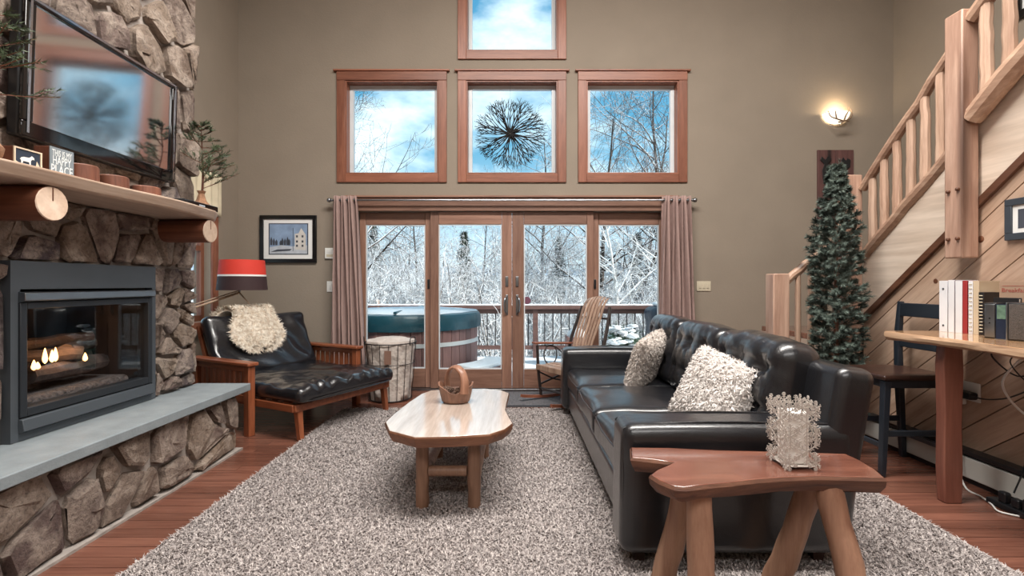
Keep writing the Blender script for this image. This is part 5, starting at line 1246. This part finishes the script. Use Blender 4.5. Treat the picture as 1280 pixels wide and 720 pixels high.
for k in range(3):
    for i in range(n): b.f.append((k*n+i, k*n+(i+1) % n, (k+1)*n+(i+1) % n, (k+1)*n+i) if A_ < 0 else (k*n+i, (k+1)*n+i, (k+1)*n+(i+1) % n, k*n+(i+1) % n))
b.f.append(tuple(3*n+i for i in range(n)))
obj('bark_edge', (b.v, b.f), wood('desk_edge', srgb(150, 112, 84), srgb(212, 178, 146), 'y', .6, .9, objvar=0, bmp=.6), de, world=True, smooth=30)
obj('top', prism_vf(offs(dp, -.002), DZ-.03, DZ), M_desk, de, world=True, bevel=.003)
for y in (2.76, 1.45):
    P = [(2.468, 0), (2.458, .2), (2.462, .5), (2.455, .8), (2.466, DZ-.055), (2.566, DZ-.055), (2.572, .75), (2.562, .45), (2.568, .2), (2.562, 0)]
    obj('leg', xf(prism_vf(P, -y-.03, -y+.03), XZ), M_deskleg, de, world=True, bevel=.006)
dc = thing('counter_chair', 'black wooden counter chair with dark seat at the desk end', 'chair', (2.63, 3.31, 0))
def K(name, vf, m=M_blackwood, **k): return obj(name, vf, m, dc, world=True, bevel=.005, **k)
for y in (3.115, 3.475): K('leg', tube_vf([(2.425, y, .62), (2.40, y, 0)], [.032, .024], 4), smooth=0); K('leg', tube_vf([(2.80, y, .62), (2.83, y, 0)], [.032, .024], 4), smooth=0); K('back_post', tube_vf([(2.80, y, .60), (2.795, y, .86), (2.815, y, 1.125)], [.030, .028, .022], 4), smooth=0)
K('seat', rb_vf((.46, .44, .035), .015, 4, c=(2.615, 3.295, .645)), M_seat)
for y in (3.115, 3.475): K('seat_rail', bb_vf(2.43, 2.80, y-.012, y+.012, .575, .628)); K('stretcher', bb_vf(2.42, 2.81, y-.01, y+.01, .26, .30))
for x in (2.43, 2.80): K('seat_rail', bb_vf(x-.012, x+.012, 3.13, 3.46, .575, .628)); K('stretcher', bb_vf(x-.01, x+.01, 3.13, 3.46, .17, .205))
for z0, z1 in ((1.02, 1.115), (.80, .87)): K('back_slat', bb_vf(2.795, 2.815, 3.13, 3.46, z0, z1))
M_bk = {k: plain('book_'+k, c, .5, var=.06) for k, c in (('white', srgb(214, 216, 220)), ('pale', srgb(196, 200, 208)), ('red', srgb(150, 44, 44)), ('cream', srgb(196, 178, 152)), ('black', srgb(24, 22, 24)), ('tan', srgb(158, 132, 112)), ('paper', srgb(226, 222, 214)))}
BA = R(-75); BO = Vector((2.69, 3.02)); BD = Vector((math.cos(BA), math.sin(BA)))
def book(name, label, x0, x1, h, dpt, cov, spine_, off=0, cat='book', extra=None):
    """x0..x1 runs along the row; the spines face the room"""
    w_ = x1-x0; c_ = BO+BD*((x0+x1)/2)+Vector((BD.y, -BD.x))*off
    a = thing(name, label, cat, (c_.x, c_.y, DZ), BA, 'books on the live-edge desk')
    obj('pages', bb_vf(-w_/2+.003, w_/2-.003, .004, dpt-.006, .004, h-.004), M_bk['paper'], a, smooth=0)
    for s in (-1, 1): obj('cover', bb_vf(s*w_/2-(.003 if s > 0 else 0), s*w_/2+(.003 if s < 0 else 0), 0, dpt, 0, h), M_bk[cov], a, bevel=.001)
    obj('spine', bb_vf(-w_/2, w_/2, -.003, .001, 0, h), M_bk[spine_], a, bevel=.001)
    if extra: extra(a, w_, h)
    return a
def rings_(a, w_, h):
    for k in range(12): obj('coil', tube_vf([(-w_/2+.004, -.004, .02+k*(h-.04)/11), (w_/2-.004, -.004, .02+k*(h-.04)/11)], .003, 5), M_ivory, a)
def holes(a, w_, h):
    for z in (.04, h-.05): obj('finger_hole', xf(lathe_vf([(.006, 0), (.006, .0015)], 12), T(0, -.0032, z) @ Rx(PI/2)), M_steel, a)
book('white_binder', 'white ring binder at the chair end of the book row', 0, .045, .318, .20, 'white', 'white', extra=holes)
book('pale_binder', 'narrow pale grey binder beside the white ring binder', .050, .082, .322, .20, 'pale', 'white')
book('red_cookbook', 'red-covered book with white printed spine', .088, .124, .316, .19, 'red', 'white')
book('red_book', 'plain dark red book beside the white-spined one', .126, .150, .318, .18, 'red', 'red')
book('comb_bound_book', 'white comb-bound book leaning on the tan cover', .156, .178, .316, .18, 'cream', 'white', extra=rings_)
book('cream_book', 'thick cream hardback in the book row', .180, .208, .317, .18, 'cream', 'cream')
book('spiral_notebook', 'shorter black spiral notebook standing in the book row', .216, .240, .250, .14, 'black', 'black', off=.015, extra=rings_)
a = thing('tan_cookbook', 'tan book with red script lettering facing out', 'book', (2.80, 2.66, DZ), R(-82), 'books on the live-edge desk')
obj('cover', bb_vf(-.085, .085, -.003, .0, 0, .312), M_bk['tan'], a, bevel=.001); obj('cover', bb_vf(-.085, .085, .017, .02, 0, .312), M_bk['tan'], a, bevel=.001); obj('pages', bb_vf(-.082, .083, .0005, .0165, .003, .309), M_bk['paper'], a, smooth=0)
M_rs = plain('red_script', srgb(150, 70, 60), .6)
for q in ((-.07, .072, .286, .288), (.070, .072, .2, .286)): obj('border', bb_vf(q[0], q[1], -.0042, -.0032, q[2], q[3]), M_rs, a, smooth=0)
vf = text_vf('Breakfast', .034, .0004); obj('lettering', ([(v_[0]-.01, -.004-v_[2], .252+v_[1]) for v_ in vf[0]], [f[::1] for f in vf[1]]), M_rs, a, smooth=0)
a = thing('black_folder', 'black folder standing behind the small speakers', 'folder', (2.735, 2.655, DZ), R(-78)); obj('cover', bb_vf(-.06, .055, 0, .004, 0, .222), M_bk['black'], a, bevel=.001); obj('cover', bb_vf(-.06, .055, .02, .024, 0, .222), M_bk['black'], a, bevel=.001); obj('papers', bb_vf(-.056, .05, .0045, .0195, .003, .215), M_bk['paper'], a, smooth=0)
def speaker(label, x, y, w_, h, front):
    a = thing('desk_speaker', label, 'speaker', (x, y, DZ), R(-68), 'small speakers on the desk'); obj('body', rb_vf((w_, .10, h), .006, 3, c=(0, .05, h/2)), M_black, a)
    obj('front', rb_vf((w_*.8, .006, h*.92), .002, 2, c=(0, -.002, h/2)), front, a); return a
s1 = speaker('silver-fronted small black speaker on the desk', 2.625, 2.635, .055, .195, M_steel)
for z in (.11, .085): obj('button', xf(lathe_vf([(.004, 0), (.004, .002)], 10), T(0, -.0055, z) @ Rx(PI/2)), M_black, s1)
M_grille = plain('speaker_grille', srgb(72, 66, 62), .7, var=.3, scale=160, bmp=1, bscale=300, bdist=.003)
s2 = speaker('grey mesh-fronted speaker on the desk', 2.635, 2.50, .085, .2, M_grille)
obj('side_trim', rb_vf((.008, .104, .2), .003, 2, c=(-.044, .05, .1)), M_steel, s2)
pc = thing('small_photo_card', 'green and navy photo card between the two speakers', 'photo', (2.625, 2.575, DZ), R(-68)); obj('card', bb_vf(-.022, .022, 0, .003, .004, .19), plain('card_navy', srgb(30, 40, 60), .3), pc, smooth=0); obj('card_picture', bb_vf(-.018, .018, -.001, 0, .11, .185), plain('card_green', srgb(92, 120, 104), .4, var=.3, scale=60), pc, smooth=0); obj('card_base', bb_vf(-.024, .024, -.01, .02, 0, .004), M_steel, pc, smooth=0)
# outlet, adapters, cables
ol = thing('wall_outlet', 'white wall outlet with black plug on the pine boards', 'outlet', (XS-.001, 3.08, .52)); obj('plate', rb_vf((.008, .13, .12), .003, 2, c=(XS-.006, 3.06, .565)), M_white, ol, world=True); obj('plug', rb_vf((.06, .14, .045), .012, 3, c=(XS-.042, 3.07, .545)), M_black, ol, world=True); obj('plug', rb_vf((.05, .05, .05), .012, 3, c=(XS-.036, 3.10, .50)), M_white, ol, world=True)
ps_ = thing('power_strip', 'black power strip with plugs on the floor by heater', 'power strip', (2.74, 2.62, 0)); obj('body', rb_vf((.06, .26, .035), .008, 3, c=(0, 0, .018)), M_black, ps_)
for y, h in ((-.08, .07), (-.02, .05), (.05, .06)): obj('plug', rb_vf((.04, .045, h), .01, 3, c=(0, y, .035+h/2)), M_black, ps_)
def cable(label, pts, m, r=.0045):
    P = spline(pts, 8); o = obj('cable', tube_vf(P, r, 6), m, None, smooth=60); tag(o, label, 'cable', 'cables under the desk')
U = DZ-.055; xq = XS-.05
cable('black cable dropping from desk to a floor power strip', [(2.80, 2.56, U), (2.78, 2.60, .80), (xq, 2.62, .62), (xq-.01, 2.66, .45), (xq-.06, 2.64, .25), (2.76, 2.64, .10)], M_black)
cable('black kinked cable hanging beside the looped white cord', [(2.86, 2.42, U), (2.84, 2.42, .70), (2.85, 2.46, .55), (2.82, 2.47, .46), (2.83, 2.52, .30), (2.75, 2.54, .12)], M_black)
cable('black cable looping just under the desk slab', [(2.70, 2.66, U), (2.72, 2.72, .84), (2.80, 2.66, .74), (2.86, 2.58, .80), (2.83, 2.52, U)], M_black)
cable('thin black cable looping twice under the desk edge', [(2.78, 2.60, U), (2.74, 2.64, .82), (2.82, 2.60, .70), (2.87, 2.52, .72), (2.84, 2.44, .82), (2.80, 2.40, U)], M_black, .0035)
cable('white cord hanging in a wide loop under the desk', [(2.80, 2.62, .86), (2.76, 2.70, .70), (2.82, 2.68, .56), (2.86, 2.58, .50), (2.87, 2.45, .56), (2.86, 2.3, .70)], M_white, .006)
cable('second white cord looping lower beneath the speakers', [(2.84, 2.50, .84), (2.80, 2.54, .66), (2.85, 2.50, .54), (2.87, 2.40, .52), (2.87, 2.28, .62)], M_white, .006)
cable('black cord running from wall plug to desk cables', [(XS-.07, 3.05, .55), (XS-.06, 2.92, .55), (XS-.07, 2.80, .58), (2.86, 2.72, .62), (2.84, 2.62, .68)], M_black)
cable('white cord running along the floor beside the heater', [(2.80, 3.02, .30), (2.79, 3.0, .12), (2.76, 2.92, .012), (2.74, 2.80, .008), (2.70, 2.70, .008), (2.66, 2.62, .008), (2.72, 2.56, .008)], M_white, .005)
